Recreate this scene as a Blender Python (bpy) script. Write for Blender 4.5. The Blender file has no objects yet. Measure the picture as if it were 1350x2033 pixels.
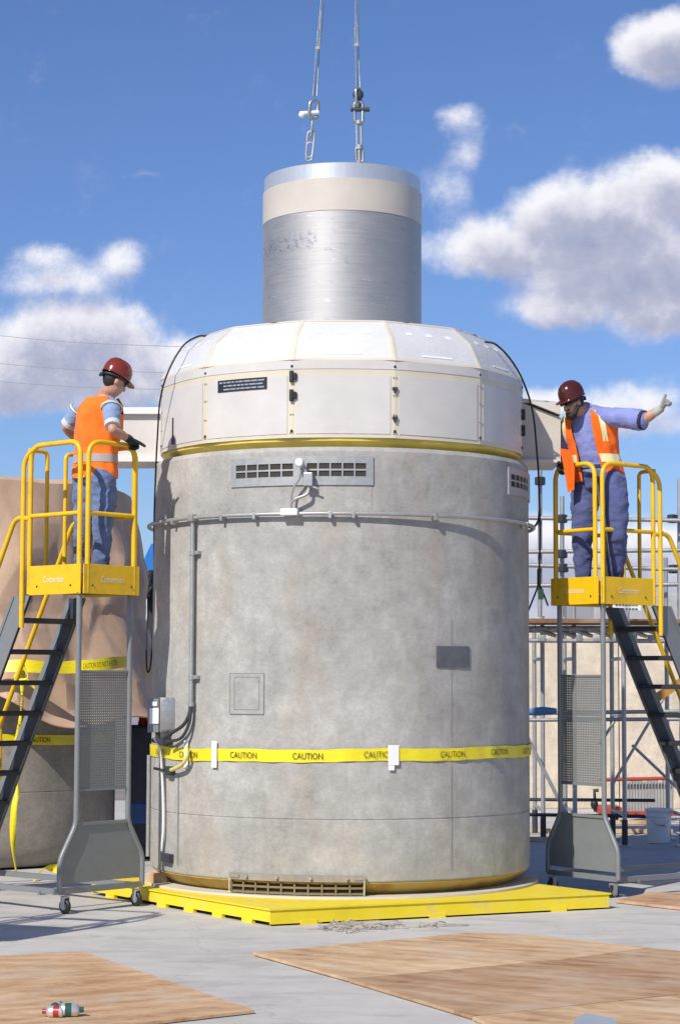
import bpy, bmesh, math, random
from math import sin, cos, pi, radians as R_
from mathutils import Vector as V, Matrix, noise
S = bpy.context.scene
COL = S.collection
# ---------------------------------------------------------------- camera, world, sun, exposure
CAMZ, CAMY, F, YH = 1.88, -17.9, 4030.0, 1345.0
PIT = math.atan((YH - 1016.5) / F); ROLL = R_(0.2)
cam = bpy.data.cameras.new('camera'); camo = bpy.data.objects.new('camera', cam); COL.objects.link(camo)
cam.sensor_fit = 'HORIZONTAL'; cam.sensor_width = 36; cam.lens = 36 * F / 1350
cam.shift_x = -2.5 / 1350
cam.clip_start = .1; cam.clip_end = 8000
camo.location = (0, CAMY, CAMZ)
camo.rotation_euler = (Matrix.Rotation(pi / 2 + PIT, 3, 'X') @ Matrix.Rotation(ROLL, 3, 'Z')).to_euler()
S.camera = camo
S.view_settings.view_transform = 'Standard'; S.view_settings.look = 'None'
S.view_settings.exposure = 0.14; S.view_settings.gamma = 1
S.cycles.max_bounces = 5; S.cycles.diffuse_bounces = 3; S.cycles.glossy_bounces = 3; S.cycles.transparent_max_bounces = 8
S.render.resolution_x = 679; S.render.resolution_y = 1024
SAZ, SEL = R_(33), R_(41)
SUN = V((-sin(SAZ) * cos(SEL), -cos(SAZ) * cos(SEL), sin(SEL)))
sl = bpy.data.lights.new('sun', 'SUN'); sl.energy = 4.3; sl.angle = R_(.5); sl.color = (1, .955, .88)
so = bpy.data.objects.new('sun', sl); COL.objects.link(so); so.rotation_euler = SUN.to_track_quat('Z', 'Y').to_euler()

class NT:
    """small helper round a node tree"""
    def __init__(s, tree): s.t = tree; s.n = tree.nodes; s.l = tree.links
    def new(s, typ, **kw):
        n = s.n.new(typ)
        for k, v in kw.items(): setattr(n, k, v)
        return n
    def set(s, n, i, v):
        if v is None: return
        if hasattr(v, 'is_linked') or isinstance(v, bpy.types.NodeSocket): s.l.new(v, n.inputs[i])
        else: n.inputs[i].default_value = v
    def math(s, op, a, b=None, c=None, clamp=False):
        n = s.new('ShaderNodeMath', operation=op, use_clamp=clamp)
        s.set(n, 0, a); s.set(n, 1, b); s.set(n, 2, c); return n.outputs[0]
    def vmath(s, op, a, b=None):
        n = s.new('ShaderNodeVectorMath', operation=op); s.set(n, 0, a); s.set(n, 1, b); return n.outputs[0]
    def noise(s, vec, scale, detail=4, rough=.55, dist=0, out=0):
        n = s.new('ShaderNodeTexNoise'); s.set(n, 'Vector', vec); n.inputs['Scale'].default_value = scale
        n.inputs['Detail'].default_value = detail; n.inputs['Roughness'].default_value = rough
        n.inputs['Distortion'].default_value = dist; return n.outputs[out]
    def ramp(s, fac, stops, interp='LINEAR'):
        n = s.new('ShaderNodeValToRGB'); s.set(n, 0, fac); cr = n.color_ramp; cr.interpolation = interp
        while len(cr.elements) > 1: cr.elements.remove(cr.elements[0])
        for i, (p, c) in enumerate(stops):
            e = cr.elements[0] if i == 0 else cr.elements.new(p)
            e.position = p; e.color = (c, c, c, 1) if not isinstance(c, (tuple, list)) else (*c[:3], 1)
        return n.outputs[0]
    def mix(s, fac, a, b, blend='MIX'):
        n = s.new('ShaderNodeMix', data_type='RGBA', blend_type=blend)
        s.set(n, 0, fac)
        s.set(n, 6, (*a, 1) if isinstance(a, tuple) and len(a) == 3 else a)
        s.set(n, 7, (*b, 1) if isinstance(b, tuple) and len(b) == 3 else b); return n.outputs[2]
    def coord(s, k='Object'): return s.new('ShaderNodeTexCoord').outputs[k]
    def mapping(s, v, scale=(1, 1, 1), loc=(0, 0, 0), rot=(0, 0, 0)):
        n = s.new('ShaderNodeMapping'); s.set(n, 0, v); n.inputs['Scale'].default_value = scale
        n.inputs['Location'].default_value = loc; n.inputs['Rotation'].default_value = rot; return n.outputs[0]
    def bump(s, h, st, dist=.01):
        n = s.new('ShaderNodeBump'); s.set(n, 'Height', h); n.inputs['Strength'].default_value = st
        n.inputs['Distance'].default_value = dist; return n.outputs[0]

# clouds: soft ellipses in sky-direction space (u = x/y, v = z/y), broken up with fractal noise
CL = [  # px centre, py centre, rx, ry, weight
 (1340, 85, 105, 72, 1.0), (1300, 60, 50, 40, .5),
 (908, 240, 66, 42, .60), (918, 300, 52, 55, .50), (885, 385, 70, 66, .50), (1030, 240, 22, 20, .3), (1150, 315, 30, 16, .3),
 (1330, 360, 95, 80, .95), (1190, 430, 170, 90, .95), (985, 485, 150, 62, .85), (1230, 520, 190, 95, 1.0), (1150, 590, 130, 52, .85), (1310, 605, 110, 60, .95), (1060, 390, 60, 40, .4), (870, 480, 60, 36, .6),
 (120, 545, 150, 50, .60), (232, 510, 58, 50, .60), (75, 495, 70, 36, .6), (10, 540, 60, 50, .4), (280, 345, 60, 10, .28),
 (150, 690, 175, 92, 1.05), (40, 735, 110, 85, .95), (340, 715, 70, 58, .85), (250, 765, 140, 60, .8), (100, 640, 90, 50, .7), (120, 790, 160, 40, .6),
 (1245, 800, 110, 56, .75), (1090, 800, 90, 40, .7), (1340, 845, 80, 40, .5),
 (1180, 1120, 420, 90, .95), (600, 1220, 900, 60, .5), (1240, 1200, 300, 40, .8)]
W = bpy.data.worlds.new('World'); S.world = W; W.use_nodes = True
W.node_tree.nodes.clear(); W.cycles.sampling_method = 'MANUAL'; W.cycles.sample_map_resolution = 256
w = NT(W.node_tree)
def cloud_group():
    g = bpy.data.node_groups.new('cloud_density', 'ShaderNodeTree')
    g.interface.new_socket('Vector', in_out='INPUT', socket_type='NodeSocketVector')
    g.interface.new_socket('Density', in_out='OUTPUT', socket_type='NodeSocketFloat')
    t = NT(g); gi = t.new('NodeGroupInput'); go = t.new('NodeGroupOutput')
    vec = gi.outputs[0]
    wob = t.noise(vec, 14, 5, .6, 0, 1)
    wob = t.vmath('SCALE', t.vmath('SUBTRACT', wob, (.5, .5, .5))); wob.node.inputs[3].default_value = .024
    wob2 = t.noise(vec, 60, 4, .6, 0, 1)
    wob2 = t.vmath('SCALE', t.vmath('SUBTRACT', wob2, (.5, .5, .5))); wob2.node.inputs[3].default_value = .009
    p = t.vmath('ADD', t.vmath('ADD', vec, wob), wob2)
    acc = None
    for (cx_, cy_, rx, ry, wt) in CL:
        u, v = (cx_ - 677.5) / F, math.tan(PIT + math.atan((1016.5 - cy_) / F))
        m = t.new('ShaderNodeVectorMath', operation='MULTIPLY')
        t.l.new(t.vmath('SUBTRACT', p, (u, v, 0)), m.inputs[0]); m.inputs[1].default_value = (F / rx / 1.5, F / ry / 1.5, 0)
        ln = t.new('ShaderNodeVectorMath', operation='LENGTH'); t.l.new(m.outputs[0], ln.inputs[0])
        a = t.math('MULTIPLY', t.math('SUBTRACT', 1.0, t.math('POWER', ln.outputs['Value'], 1.7), clamp=True), wt)
        acc = a if acc is None else t.math('SMOOTH_MAX', acc, a, .35)
    fb = t.noise(vec, 34, 9, .66, .15)
    fb2 = t.noise(vec, 12, 4, .5)
    d = t.math('MULTIPLY', acc, t.math('ADD', t.math('MULTIPLY', fb, 1.7), t.math('MULTIPLY', fb2, .6)))
    t.l.new(d, go.inputs[0]); return g
CG = cloud_group()
geo = w.new('ShaderNodeTexCoord').outputs['Generated']
sep = w.new('ShaderNodeSeparateXYZ'); w.l.new(geo, sep.inputs[0])
yy = w.math('MAXIMUM', sep.outputs[1], .05)
uu = w.math('DIVIDE', sep.outputs[0], yy); vv = w.math('DIVIDE', sep.outputs[2], yy)
comb = w.new('ShaderNodeCombineXYZ'); w.l.new(uu, comb.inputs[0]); w.l.new(vv, comb.inputs[1])
def dens(vec):
    n = w.new('ShaderNodeGroup'); n.node_tree = CG; w.l.new(vec, n.inputs[0]); return n.outputs[0]
d0 = dens(comb.outputs[0]); d1 = dens(w.vmath('ADD', comb.outputs[0], (-.004, .011, 0)))
mask = w.new('ShaderNodeMapRange', interpolation_type='SMOOTHSTEP'); w.set(mask, 0, d0)
mask.inputs[1].default_value = .31; mask.inputs[2].default_value = .80
front = w.math('GREATER_THAN', sep.outputs[1], .06)
alpha = w.math('MULTIPLY', w.math('MULTIPLY', mask.outputs[0], front), .93)
shade = w.new('ShaderNodeMapRange'); w.set(shade, 0, w.math('ADD', w.math('MULTIPLY', d1, .8), w.math('MULTIPLY', w.noise(comb.outputs[0], 28, 5, .6), .5)))
shade.inputs[1].default_value = .55; shade.inputs[2].default_value = 1.35
ccol = w.ramp(shade.outputs[0], [(0, (.90, .89, .92)), (.25, (.72, .71, .78)), (.55, (.46, .47, .59)), (1, (.30, .34, .48))])
sky = w.new('ShaderNodeTexSky', sky_type='NISHITA'); sky.sun_disc = False
sky.sun_elevation = SEL; sky.sun_rotation = pi + SAZ; sky.altitude = 300; sky.air_density = 1.0; sky.dust_density = .6; sky.ozone_density = 2.0
SKYS = .088
skc = w.mix(1.0, sky.outputs[0], (SKYS * .72, SKYS * .87, SKYS * 1.22), 'MULTIPLY')
mixc = w.mix(alpha, skc, ccol)
bg = w.new('ShaderNodeBackground'); w.l.new(mixc, bg.inputs[0]); bg.inputs[1].default_value = 1.0
ow = w.new('ShaderNodeOutputWorld'); w.l.new(bg.outputs[0], ow.inputs[0])

# ---------------------------------------------------------------- view geometry: where things stand, measured off the photograph
_fw = V((0, cos(PIT), sin(PIT))); _up = V((0, -sin(PIT), cos(PIT))); _rt = V((1, 0, 0)); CAM = V((0, CAMY, CAMZ))
def ray(px, py):
    a = (px - 677.5) / F; b = -(py - 1016.5) / F
    return _fw + _rt * (a * cos(ROLL) - b * sin(ROLL)) + _up * (a * sin(ROLL) + b * cos(ROLL))
def P(px, py, d): r = ray(px, py); return CAM + r * (d / r.y)
def G(px, py, z=0): r = ray(px, py); return CAM + r * ((z - CAMZ) / r.z)

# ---------------------------------------------------------------- object helpers
WM = {}
def tag(o, label=None, cat=None, group=None, kind=None):
    if label: o['label'] = label
    if cat: o['category'] = cat
    if group: o['group'] = group
    if kind: o['kind'] = kind
    return o
def thing(name, label, cat, loc=(0, 0, 0), rz=0, group=None):
    o = bpy.data.objects.new(name, None); COL.objects.link(o); o.empty_display_size = .2
    o.location = loc; o.rotation_euler = (0, 0, rz); tag(o, label, cat, group)
    WM[o] = Matrix.Translation(V(loc)) @ Matrix.Rotation(rz, 4, 'Z'); return o
def kids(o): return [c for c in bpy.data.objects if c.parent == o]
def copy_tree(o, parent=None):
    c = o.copy(); COL.objects.link(c); c.parent = parent
    for ch in kids(o): copy_tree(ch, c)
    return c
def frame(z, up=(0, 0, 1)):
    z = V(z).normalized(); x = V(up).cross(z)
    if x.length < 1e-4: x = V((1, 0, 0))
    x.normalize(); return x, z.cross(x).normalized(), z
class MB:
    def __init__(s): s.v = []; s.f = []; s.m = []; s.k = 0
    def add(s, vs, fs):
        b = len(s.v); s.v += [V(p) for p in vs]; s.f += [tuple(i + b for i in f) for f in fs]; s.m += [s.k] * len(fs); return s
    def box(s, c, d, rz=0, M=None):
        c = V(c); M = M or Matrix.Rotation(rz, 3, 'Z'); hx, hy, hz = d[0] / 2, d[1] / 2, d[2] / 2
        vs = [c + M @ V((x, y, z)) for z in (-hz, hz) for y in (-hy, hy) for x in (-hx, hx)]
        return s.add(vs, [(0, 2, 3, 1), (4, 5, 7, 6), (0, 1, 5, 4), (2, 6, 7, 3), (0, 4, 6, 2), (1, 3, 7, 5)])
    def bbox(s, c, d, b=.006, rz=0, M=None):
        bm = bmesh.new(); bmesh.ops.create_cube(bm, size=1); bmesh.ops.scale(bm, vec=V(d), verts=bm.verts)
        bmesh.ops.bevel(bm, geom=bm.edges[:], offset=b, segments=2, affect='EDGES', profile=.6)
        return s.bm(bm, c, M or Matrix.Rotation(rz, 3, 'Z'))
    def bm(s, bm, c=(0, 0, 0), M=None):
        M = M or Matrix.Identity(3); bm.verts.index_update()
        s.add([V(c) + M @ v.co for v in bm.verts], [[v.index for v in f.verts] for f in bm.faces]); bm.free(); return s
    def bar(s, a, b, wd, ht, up=(0, 0, 1)):
        a, b = V(a), V(b); x, y, z = frame(b - a, up); M = Matrix((x, y, z)).transposed()
        return s.box((a + b) / 2, (wd, ht, (b - a).length), M=M)
    def tube(s, pts, r, n=10, cap=True, closed=False):
        pts = [V(p) for p in pts]; m = len(pts); rs = r if isinstance(r, (list, tuple)) else [r] * m
        t0 = (pts[1] - pts[0]).normalized(); x, y, _ = frame(t0, (0, 0, 1) if abs(t0.z) < .95 else (0, 1, 0)); vs = []; pt = t0
        for i, p in enumerate(pts):
            if closed: t = pts[(i + 1) % m] - pts[i - 1]
            elif i == 0: t = pts[1] - p
            elif i == m - 1: t = p - pts[i - 1]
            else: t = (pts[i + 1] - p).normalized() + (p - pts[i - 1]).normalized()
            t.normalize(); q = pt.rotation_difference(t); x = q @ x; y = q @ y; pt = t
            for k in range(n): a = 2 * pi * k / n; vs.append(p + (x * cos(a) + y * sin(a)) * rs[i])
        fs = []
        for i in range(m if closed else m - 1):
            j = (i + 1) % m
            for k in range(n): l = (k + 1) % n; fs.append((i * n + k, i * n + l, j * n + l, j * n + k))
        if cap and not closed: fs += [tuple(range(n))[::-1], tuple((m - 1) * n + k for k in range(n))]
        return s.add(vs, fs)
    def lathe(s, prof, c=(0, 0, 0), n=48, a0=0, a1=2 * pi, M=None):
        c = V(c); M = M or Matrix.Identity(3); full = abs(a1 - a0 - 2 * pi) < 1e-6; mm = n if full else n + 1; vs = []
        for (r, z) in prof:
            for k in range(mm): a = a0 + (a1 - a0) * k / n; vs.append(c + M @ V((r * cos(a), r * sin(a), z)))
        fs = []
        for i in range(len(prof) - 1):
            for k in range(n): l = (k + 1) % mm; fs.append((i * mm + k, i * mm + l, (i + 1) * mm + l, (i + 1) * mm + k))
        return s.add(vs, fs)
    def prism(s, poly, ext):
        ext = V(ext); poly = [V(p) for p in poly]; n = len(poly)
        fs = [tuple(range(n))[::-1], tuple(range(n, 2 * n))] + [(i, (i + 1) % n, n + (i + 1) % n, n + i) for i in range(n)]
        return s.add(poly + [p + ext for p in poly], fs)
    def capsule(s, a, ra, b, rb, n=14):
        a, b = V(a), V(b); d = (b - a).normalized(); pts = []; rs = []
        for k in range(5): t = -pi / 2 + pi / 2 * k / 4; pts.append(a + d * (ra * sin(t))); rs.append(max(ra * cos(t), ra * .05))
        for k in range(5): t = pi / 2 * k / 4; pts.append(b + d * (rb * sin(t) + .0005)); rs.append(max(rb * cos(t), rb * .05))
        return s.tube(pts, rs, n)
    def chain(s, pr, n=14):
        for (a, ra), (b, rb) in zip(pr, pr[1:]): s.capsule(a, ra, b, rb, n)
        return s
    def ell(s, c, r, M=None, n=16):
        M = M or Matrix.Identity(3); c = V(c); vs = []; m = n // 2
        for i in range(m + 1):
            t = pi * i / m
            for k in range(n): a = 2 * pi * k / n; q = max(sin(t), .02); vs.append(c + M @ V((r[0] * q * cos(a), r[1] * q * sin(a), -r[2] * cos(t))))
        fs = [(i * n + k, i * n + (k + 1) % n, (i + 1) * n + (k + 1) % n, (i + 1) * n + k) for i in range(m) for k in range(n)]
        return s.add(vs, fs + [tuple(range(n))[::-1], tuple(m * n + k for k in range(n))])
    def loft(s, secs, n=24, pw=1.0):
        vs = []
        for (c, X, Y) in secs:
            for k in range(n):
                a = 2 * pi * k / n; ca, sa = cos(a), sin(a)
                ca = math.copysign(abs(ca) ** pw, ca); sa = math.copysign(abs(sa) ** pw, sa)
                vs.append(V(c) + V(X) * ca + V(Y) * sa)
        m = len(secs); fs = [(i * n + k, i * n + (k + 1) % n, (i + 1) * n + (k + 1) % n, (i + 1) * n + k) for i in range(m - 1) for k in range(n)]
        return s.add(vs, fs + [tuple(range(n))[::-1], tuple((m - 1) * n + k for k in range(n))])
    def build(s, name, mat, parent=None, smooth=None, fix=True):
        me = bpy.data.meshes.new(name); vs = s.v
        if parent is not None: inv = WM[parent].inverted(); vs = [inv @ p for p in vs]
        me.from_pydata([tuple(p) for p in vs], [], s.f)
        mats = mat if isinstance(mat, (list, tuple)) else [mat]
        for m in mats: me.materials.append(m)
        if len(mats) > 1:
            for p, k in zip(me.polygons, s.m): p.material_index = k
        if fix:
            bm = bmesh.new(); bm.from_mesh(me); bmesh.ops.recalc_face_normals(bm, faces=bm.faces); bm.to_mesh(me); bm.free()
        if smooth is not None: me.shade_smooth(); me.set_sharp_from_angle(angle=R_(smooth))
        o = bpy.data.objects.new(name, me); COL.objects.link(o); o.parent = parent
        WM[o] = WM[parent] if parent is not None else Matrix.Identity(4); return o
def origin(o, loc):
    """move a top-level mesh's origin to loc (its base)"""
    loc = V(loc); o.data.transform(Matrix.Translation(-loc)); o.location = loc; return o
def arc(c, r, a0, a1, n, X, Y): return [V(c) + V(X) * (r * cos(a0 + (a1 - a0) * i / n)) + V(Y) * (r * sin(a0 + (a1 - a0) * i / n)) for i in range(n + 1)]
def spline(pts, n=8):
    pts = [V(p) for p in pts]; q = [pts[0] * 2 - pts[1]] + pts + [pts[-1] * 2 - pts[-2]]; out = []
    for i in range(1, len(q) - 2):
        for k in range(n):
            t = k / n; a, b, c, d = q[i - 1:i + 3]
            out.append(.5 * ((2 * b) + (c - a) * t + (2 * a - 5 * b + 4 * c - d) * t * t + (3 * b - a - 3 * c + d) * t ** 3))
    return out + [pts[-1]]
def rounded(pts, r, n=5):
    pts = [V(p) for p in pts]; out = [pts[0]]
    for a, b, c in zip(pts, pts[1:], pts[2:]):
        u = (a - b).normalized(); v = (c - b).normalized(); k = min(r, (a - b).length * .49, (c - b).length * .49)
        s0, s1 = b + u * k, b + v * k
        for i in range(n + 1): t = i / n; out.append(s0 * (1 - t) ** 2 + b * 2 * t * (1 - t) + s1 * t * t)
    return out + [pts[-1]]
def text_geo(body, h, w_=None):
    cu = bpy.data.curves.new('lettering', 'FONT'); cu.body = body; cu.size = 1; cu.align_x = 'CENTER'; cu.resolution_u = 3
    o = bpy.data.objects.new('lettering', cu); COL.objects.link(o); dg = bpy.context.evaluated_depsgraph_get(); dg.update()
    me = bpy.data.meshes.new_from_object(o.evaluated_get(dg)); vs = [v.co.copy() for v in me.vertices]; fs = [tuple(p.vertices) for p in me.polygons]
    bpy.data.objects.remove(o); bpy.data.curves.remove(cu); bpy.data.meshes.remove(me)
    x0, x1 = min(v.x for v in vs), max(v.x for v in vs); y0, y1 = min(v.y for v in vs), max(v.y for v in vs)
    k = h / (y1 - y0); kx = (w_ / (x1 - x0)) if w_ else k
    return [((v.x - (x0 + x1) / 2) * kx, (v.y - (y0 + y1) / 2) * k) for v in vs], fs

# ---------------------------------------------------------------- materials
def mat(name, fn=None, col=(.5, .5, .5), rough=.6, metal=0, spec=.5):
    m = bpy.data.materials.new(name); m.use_nodes = True; t = NT(m.node_tree); b = m.node_tree.nodes['Principled BSDF']
    b.inputs['Base Color'].default_value = (*col, 1); b.inputs['Roughness'].default_value = rough; b.inputs['Metallic'].default_value = metal
    b.inputs['Specular IOR Level'].default_value = spec
    if fn: fn(t, b)
    return m
def worn(name, col, rough=.45, metal=0, amt=.15, scale=6, bump=.15, dirt=None, dscale=3):
    def fn(t, b):
        c = t.coord(); n = t.noise(c, scale, 6, .6); k = t.ramp(n, [(.25, 1 - amt), (.75, 1 + amt * .5)])
        cc = t.mix(1, col, k, 'MULTIPLY')
        if dirt:
            dm = t.ramp(t.noise(c, dscale, 8, .7), [(.52, 0), (.68, 1)]); cc = t.mix(t.math('MULTIPLY', dm, dirt[1]), cc, dirt[0])
        t.l.new(cc, b.inputs['Base Color'])
        t.l.new(t.ramp(t.noise(c, scale * 3, 5), [(.3, max(0, rough - .1)), (.7, min(1, rough + .12))]), b.inputs['Roughness'])
        if bump: t.l.new(t.bump(t.noise(c, scale * 12, 4), bump, .003), b.inputs['Normal'])
    return mat(name, fn, col, rough, metal)
def concrete(name, base=(.34, .334, .320), stain=(.36, .28, .20), dark=(.17, .17, .165), sc=1.0, st=.20):
    def fn(t, b):
        c = t.mapping(t.coord(), (sc, sc, sc))
        big = t.noise(t.mapping(c, (1, 1, 1.6)), .9, 4, .55, .4); mid = t.noise(c, 9, 8, .72); fine = t.noise(c, 46, 6, .85); band = t.noise(t.mapping(c, (.25, .25, 7)), 1.4, 5, .6)
        v = t.math('ADD', t.math('MULTIPLY', big, .16), t.math('ADD', t.math('MULTIPLY', mid, .52), t.math('ADD', t.math('MULTIPLY', fine, .56), t.math('MULTIPLY', band, .28))))
        k = t.ramp(v, [(.54, .66), (.68, .90), (.80, 1.03), (.95, 1.26)])
        cc = t.mix(1, base, k, 'MULTIPLY')
        st1 = t.ramp(t.noise(t.mapping(c, (1, 1, .6), (3, 1, 0)), 1.9, 8, .7), [(.53, 0), (.70, 1)])
        cc = t.mix(t.math('MULTIPLY', st1, st), cc, stain)
        drip = t.ramp(t.noise(t.mapping(c, (9, 9, .4)), 1.6, 6, .65), [(.56, 0), (.72, 1)])
        cc = t.mix(t.math('MULTIPLY', drip, .20), cc, dark)
        pale = t.ramp(t.noise(t.mapping(c, (1, 1, 1), (9, 4, 2)), 4.5, 8, .75), [(.56, 0), (.70, 1)]); cc = t.mix(t.math('MULTIPLY', pale, .20), cc, (.52, .51, .49))
        vor = t.new('ShaderNodeTexVoronoi'); t.set(vor, 'Vector', c); vor.inputs['Scale'].default_value = 30; vor.inputs['Randomness'].default_value = 1
        pit = t.math('MULTIPLY', t.ramp(vor.outputs['Distance'], [(.05, 1), (.12, 0)]), t.ramp(mid, [(.45, 0), (.55, 1)])); cc = t.mix(t.math('MULTIPLY', pit, .6), cc, dark)
        t.l.new(cc, b.inputs['Base Color'])
        t.l.new(t.bump(t.math('ADD', mid, t.math('SUBTRACT', t.math('MULTIPLY', fine, 1.2), pit)), .5, .007), b.inputs['Normal'])
    return mat(name, fn, base, .9, 0, .25)
M = {}
def tag(o, label=None, cat=None, group=None, kind=None):
    if label: o['label'] = label
    if cat: o['category'] = cat
    if group: o['group'] = group
    if kind: o['kind'] = kind
    return o
def thing(name, label, cat, loc=(0, 0, 0), rz=0, group=None):
    o = bpy.data.objects.new(name, None); COL.objects.link(o); o.empty_display_size = .2
    o.location = loc; o.rotation_euler = (0, 0, rz); tag(o, label, cat, group)
    WM[o] = Matrix.Translation(V(loc)) @ Matrix.Rotation(rz, 4, 'Z'); return o
def kids(o): return [c for c in bpy.data.objects if c.parent == o]
def copy_tree(o, parent=None):
    c = o.copy(); COL.objects.link(c); c.parent = parent
    for ch in kids(o): copy_tree(ch, c)
    return c
def frame(z, up=(0, 0, 1)):
    z = V(z).normalized(); x = V(up).cross(z)
    if x.length < 1e-4: x = V((1, 0, 0))
    x.normalize(); return x, z.cross(x).normalized(), z
class MB:
    def __init__(s): s.v = []; s.f = []; s.m = []; s.k = 0
    def add(s, vs, fs):
        b = len(s.v); s.v += [V(p) for p in vs]; s.f += [tuple(i + b for i in f) for f in fs]; s.m += [s.k] * len(fs); return s
    def box(s, c, d, rz=0, M=None):
        c = V(c); M = M or Matrix.Rotation(rz, 3, 'Z'); hx, hy, hz = d[0] / 2, d[1] / 2, d[2] / 2
        vs = [c + M @ V((x, y, z)) for z in (-hz, hz) for y in (-hy, hy) for x in (-hx, hx)]
        return s.add(vs, [(0, 2, 3, 1), (4, 5, 7, 6), (0, 1, 5, 4), (2, 6, 7, 3), (0, 4, 6, 2), (1, 3, 7, 5)])
    def bbox(s, c, d, b=.006, rz=0, M=None):
        bm = bmesh.new(); bmesh.ops.create_cube(bm, size=1); bmesh.ops.scale(bm, vec=V(d), verts=bm.verts)
        bmesh.ops.bevel(bm, geom=bm.edges[:], offset=b, segments=2, affect='EDGES', profile=.6)
        return s.bm(bm, c, M or Matrix.Rotation(rz, 3, 'Z'))
    def bm(s, bm, c=(0, 0, 0), M=None):
        M = M or Matrix.Identity(3); bm.verts.index_update()
        s.add([V(c) + M @ v.co for v in bm.verts], [[v.index for v in f.verts] for f in bm.faces]); bm.free(); return s
    def bar(s, a, b, wd, ht, up=(0, 0, 1)):
        a, b = V(a), V(b); x, y, z = frame(b - a, up); M = Matrix((x, y, z)).transposed()
        return s.box((a + b) / 2, (wd, ht, (b - a).length), M=M)
    def tube(s, pts, r, n=10, cap=True, closed=False):
        pts = [V(p) for p in pts]; m = len(pts); rs = r if isinstance(r, (list, tuple)) else [r] * m
        t0 = (pts[1] - pts[0]).normalized(); x, y, _ = frame(t0, (0, 0, 1) if abs(t0.z) < .95 else (0, 1, 0)); vs = []; pt = t0
        for i, p in enumerate(pts):
            if closed: t = pts[(i + 1) % m] - pts[i - 1]
            elif i == 0: t = pts[1] - p
            elif i == m - 1: t = p - pts[i - 1]
            else: t = (pts[i + 1] - p).normalized() + (p - pts[i - 1]).normalized()
            t.normalize(); q = pt.rotation_difference(t); x = q @ x; y = q @ y; pt = t
            for k in range(n): a = 2 * pi * k / n; vs.append(p + (x * cos(a) + y * sin(a)) * rs[i])
        fs = []
        for i in range(m if closed else m - 1):
            j = (i + 1) % m
            for k in range(n): l = (k + 1) % n; fs.append((i * n + k, i * n + l, j * n + l, j * n + k))
        if cap and not closed: fs += [tuple(range(n))[::-1], tuple((m - 1) * n + k for k in range(n))]
        return s.add(vs, fs)
    def lathe(s, prof, c=(0, 0, 0), n=48, a0=0, a1=2 * pi, M=None):
        c = V(c); M = M or Matrix.Identity(3); full = abs(a1 - a0 - 2 * pi) < 1e-6; mm = n if full else n + 1; vs = []
        for (r, z) in prof:
            for k in range(mm): a = a0 + (a1 - a0) * k / n; vs.append(c + M @ V((r * cos(a), r * sin(a), z)))
        fs = []
        for i in range(len(prof) - 1):
            for k in range(n): l = (k + 1) % mm; fs.append((i * mm + k, i * mm + l, (i + 1) * mm + l, (i + 1) * mm + k))
        return s.add(vs, fs)
    def prism(s, poly, ext):
        ext = V(ext); poly = [V(p) for p in poly]; n = len(poly)
        fs = [tuple(range(n))[::-1], tuple(range(n, 2 * n))] + [(i, (i + 1) % n, n + (i + 1) % n, n + i) for i in range(n)]
        return s.add(poly + [p + ext for p in poly], fs)
    def capsule(s, a, ra, b, rb, n=14):
        a, b = V(a), V(b); d = (b - a).normalized(); pts = []; rs = []
        for k in range(5): t = -pi / 2 + pi / 2 * k / 4; pts.append(a + d * (ra * sin(t))); rs.append(max(ra * cos(t), ra * .05))
        for k in range(5): t = pi / 2 * k / 4; pts.append(b + d * (rb * sin(t) + .0005)); rs.append(max(rb * cos(t), rb * .05))
        return s.tube(pts, rs, n)
    def chain(s, pr, n=14):
        for (a, ra), (b, rb) in zip(pr, pr[1:]): s.capsule(a, ra, b, rb, n)
        return s
    def ell(s, c, r, M=None, n=16):
        M = M or Matrix.Identity(3); c = V(c); vs = []; m = n // 2
        for i in range(m + 1):
            t = pi * i / m
            for k in range(n): a = 2 * pi * k / n; q = max(sin(t), .02); vs.append(c + M @ V((r[0] * q * cos(a), r[1] * q * sin(a), -r[2] * cos(t))))
        fs = [(i * n + k, i * n + (k + 1) % n, (i + 1) * n + (k + 1) % n, (i + 1) * n + k) for i in range(m) for k in range(n)]
        return s.add(vs, fs + [tuple(range(n))[::-1], tuple(m * n + k for k in range(n))])
    def loft(s, secs, n=24, pw=1.0):
        vs = []
        for (c, X, Y) in secs:
            for k in range(n):
                a = 2 * pi * k / n; ca, sa = cos(a), sin(a)
                ca = math.copysign(abs(ca) ** pw, ca); sa = math.copysign(abs(sa) ** pw, sa)
                vs.append(V(c) + V(X) * ca + V(Y) * sa)
        m = len(secs); fs = [(i * n + k, i * n + (k + 1) % n, (i + 1) * n + (k + 1) % n, (i + 1) * n + k) for i in range(m - 1) for k in range(n)]
        return s.add(vs, fs + [tuple(range(n))[::-1], tuple((m - 1) * n + k for k in range(n))])
    def build(s, name, mat, parent=None, smooth=None, fix=True):
        me = bpy.data.meshes.new(name); vs = s.v
        if parent is not None: inv = WM[parent].inverted(); vs = [inv @ p for p in vs]
        me.from_pydata([tuple(p) for p in vs], [], s.f)
        mats = mat if isinstance(mat, (list, tuple)) else [mat]
        for m in mats: me.materials.append(m)
        if len(mats) > 1:
            for p, k in zip(me.polygons, s.m): p.material_index = k
        if fix:
            bm = bmesh.new(); bm.from_mesh(me); bmesh.ops.recalc_face_normals(bm, faces=bm.faces); bm.to_mesh(me); bm.free()
        if smooth is not None: me.shade_smooth(); me.set_sharp_from_angle(angle=R_(smooth))
        o = bpy.data.objects.new(name, me); COL.objects.link(o); o.parent = parent
        WM[o] = WM[parent] if parent is not None else Matrix.Identity(4); return o
def origin(o, loc):
    """move a top-level mesh's origin to loc (its base)"""
    loc = V(loc); o.data.transform(Matrix.Translation(-loc)); o.location = loc; return o
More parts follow.
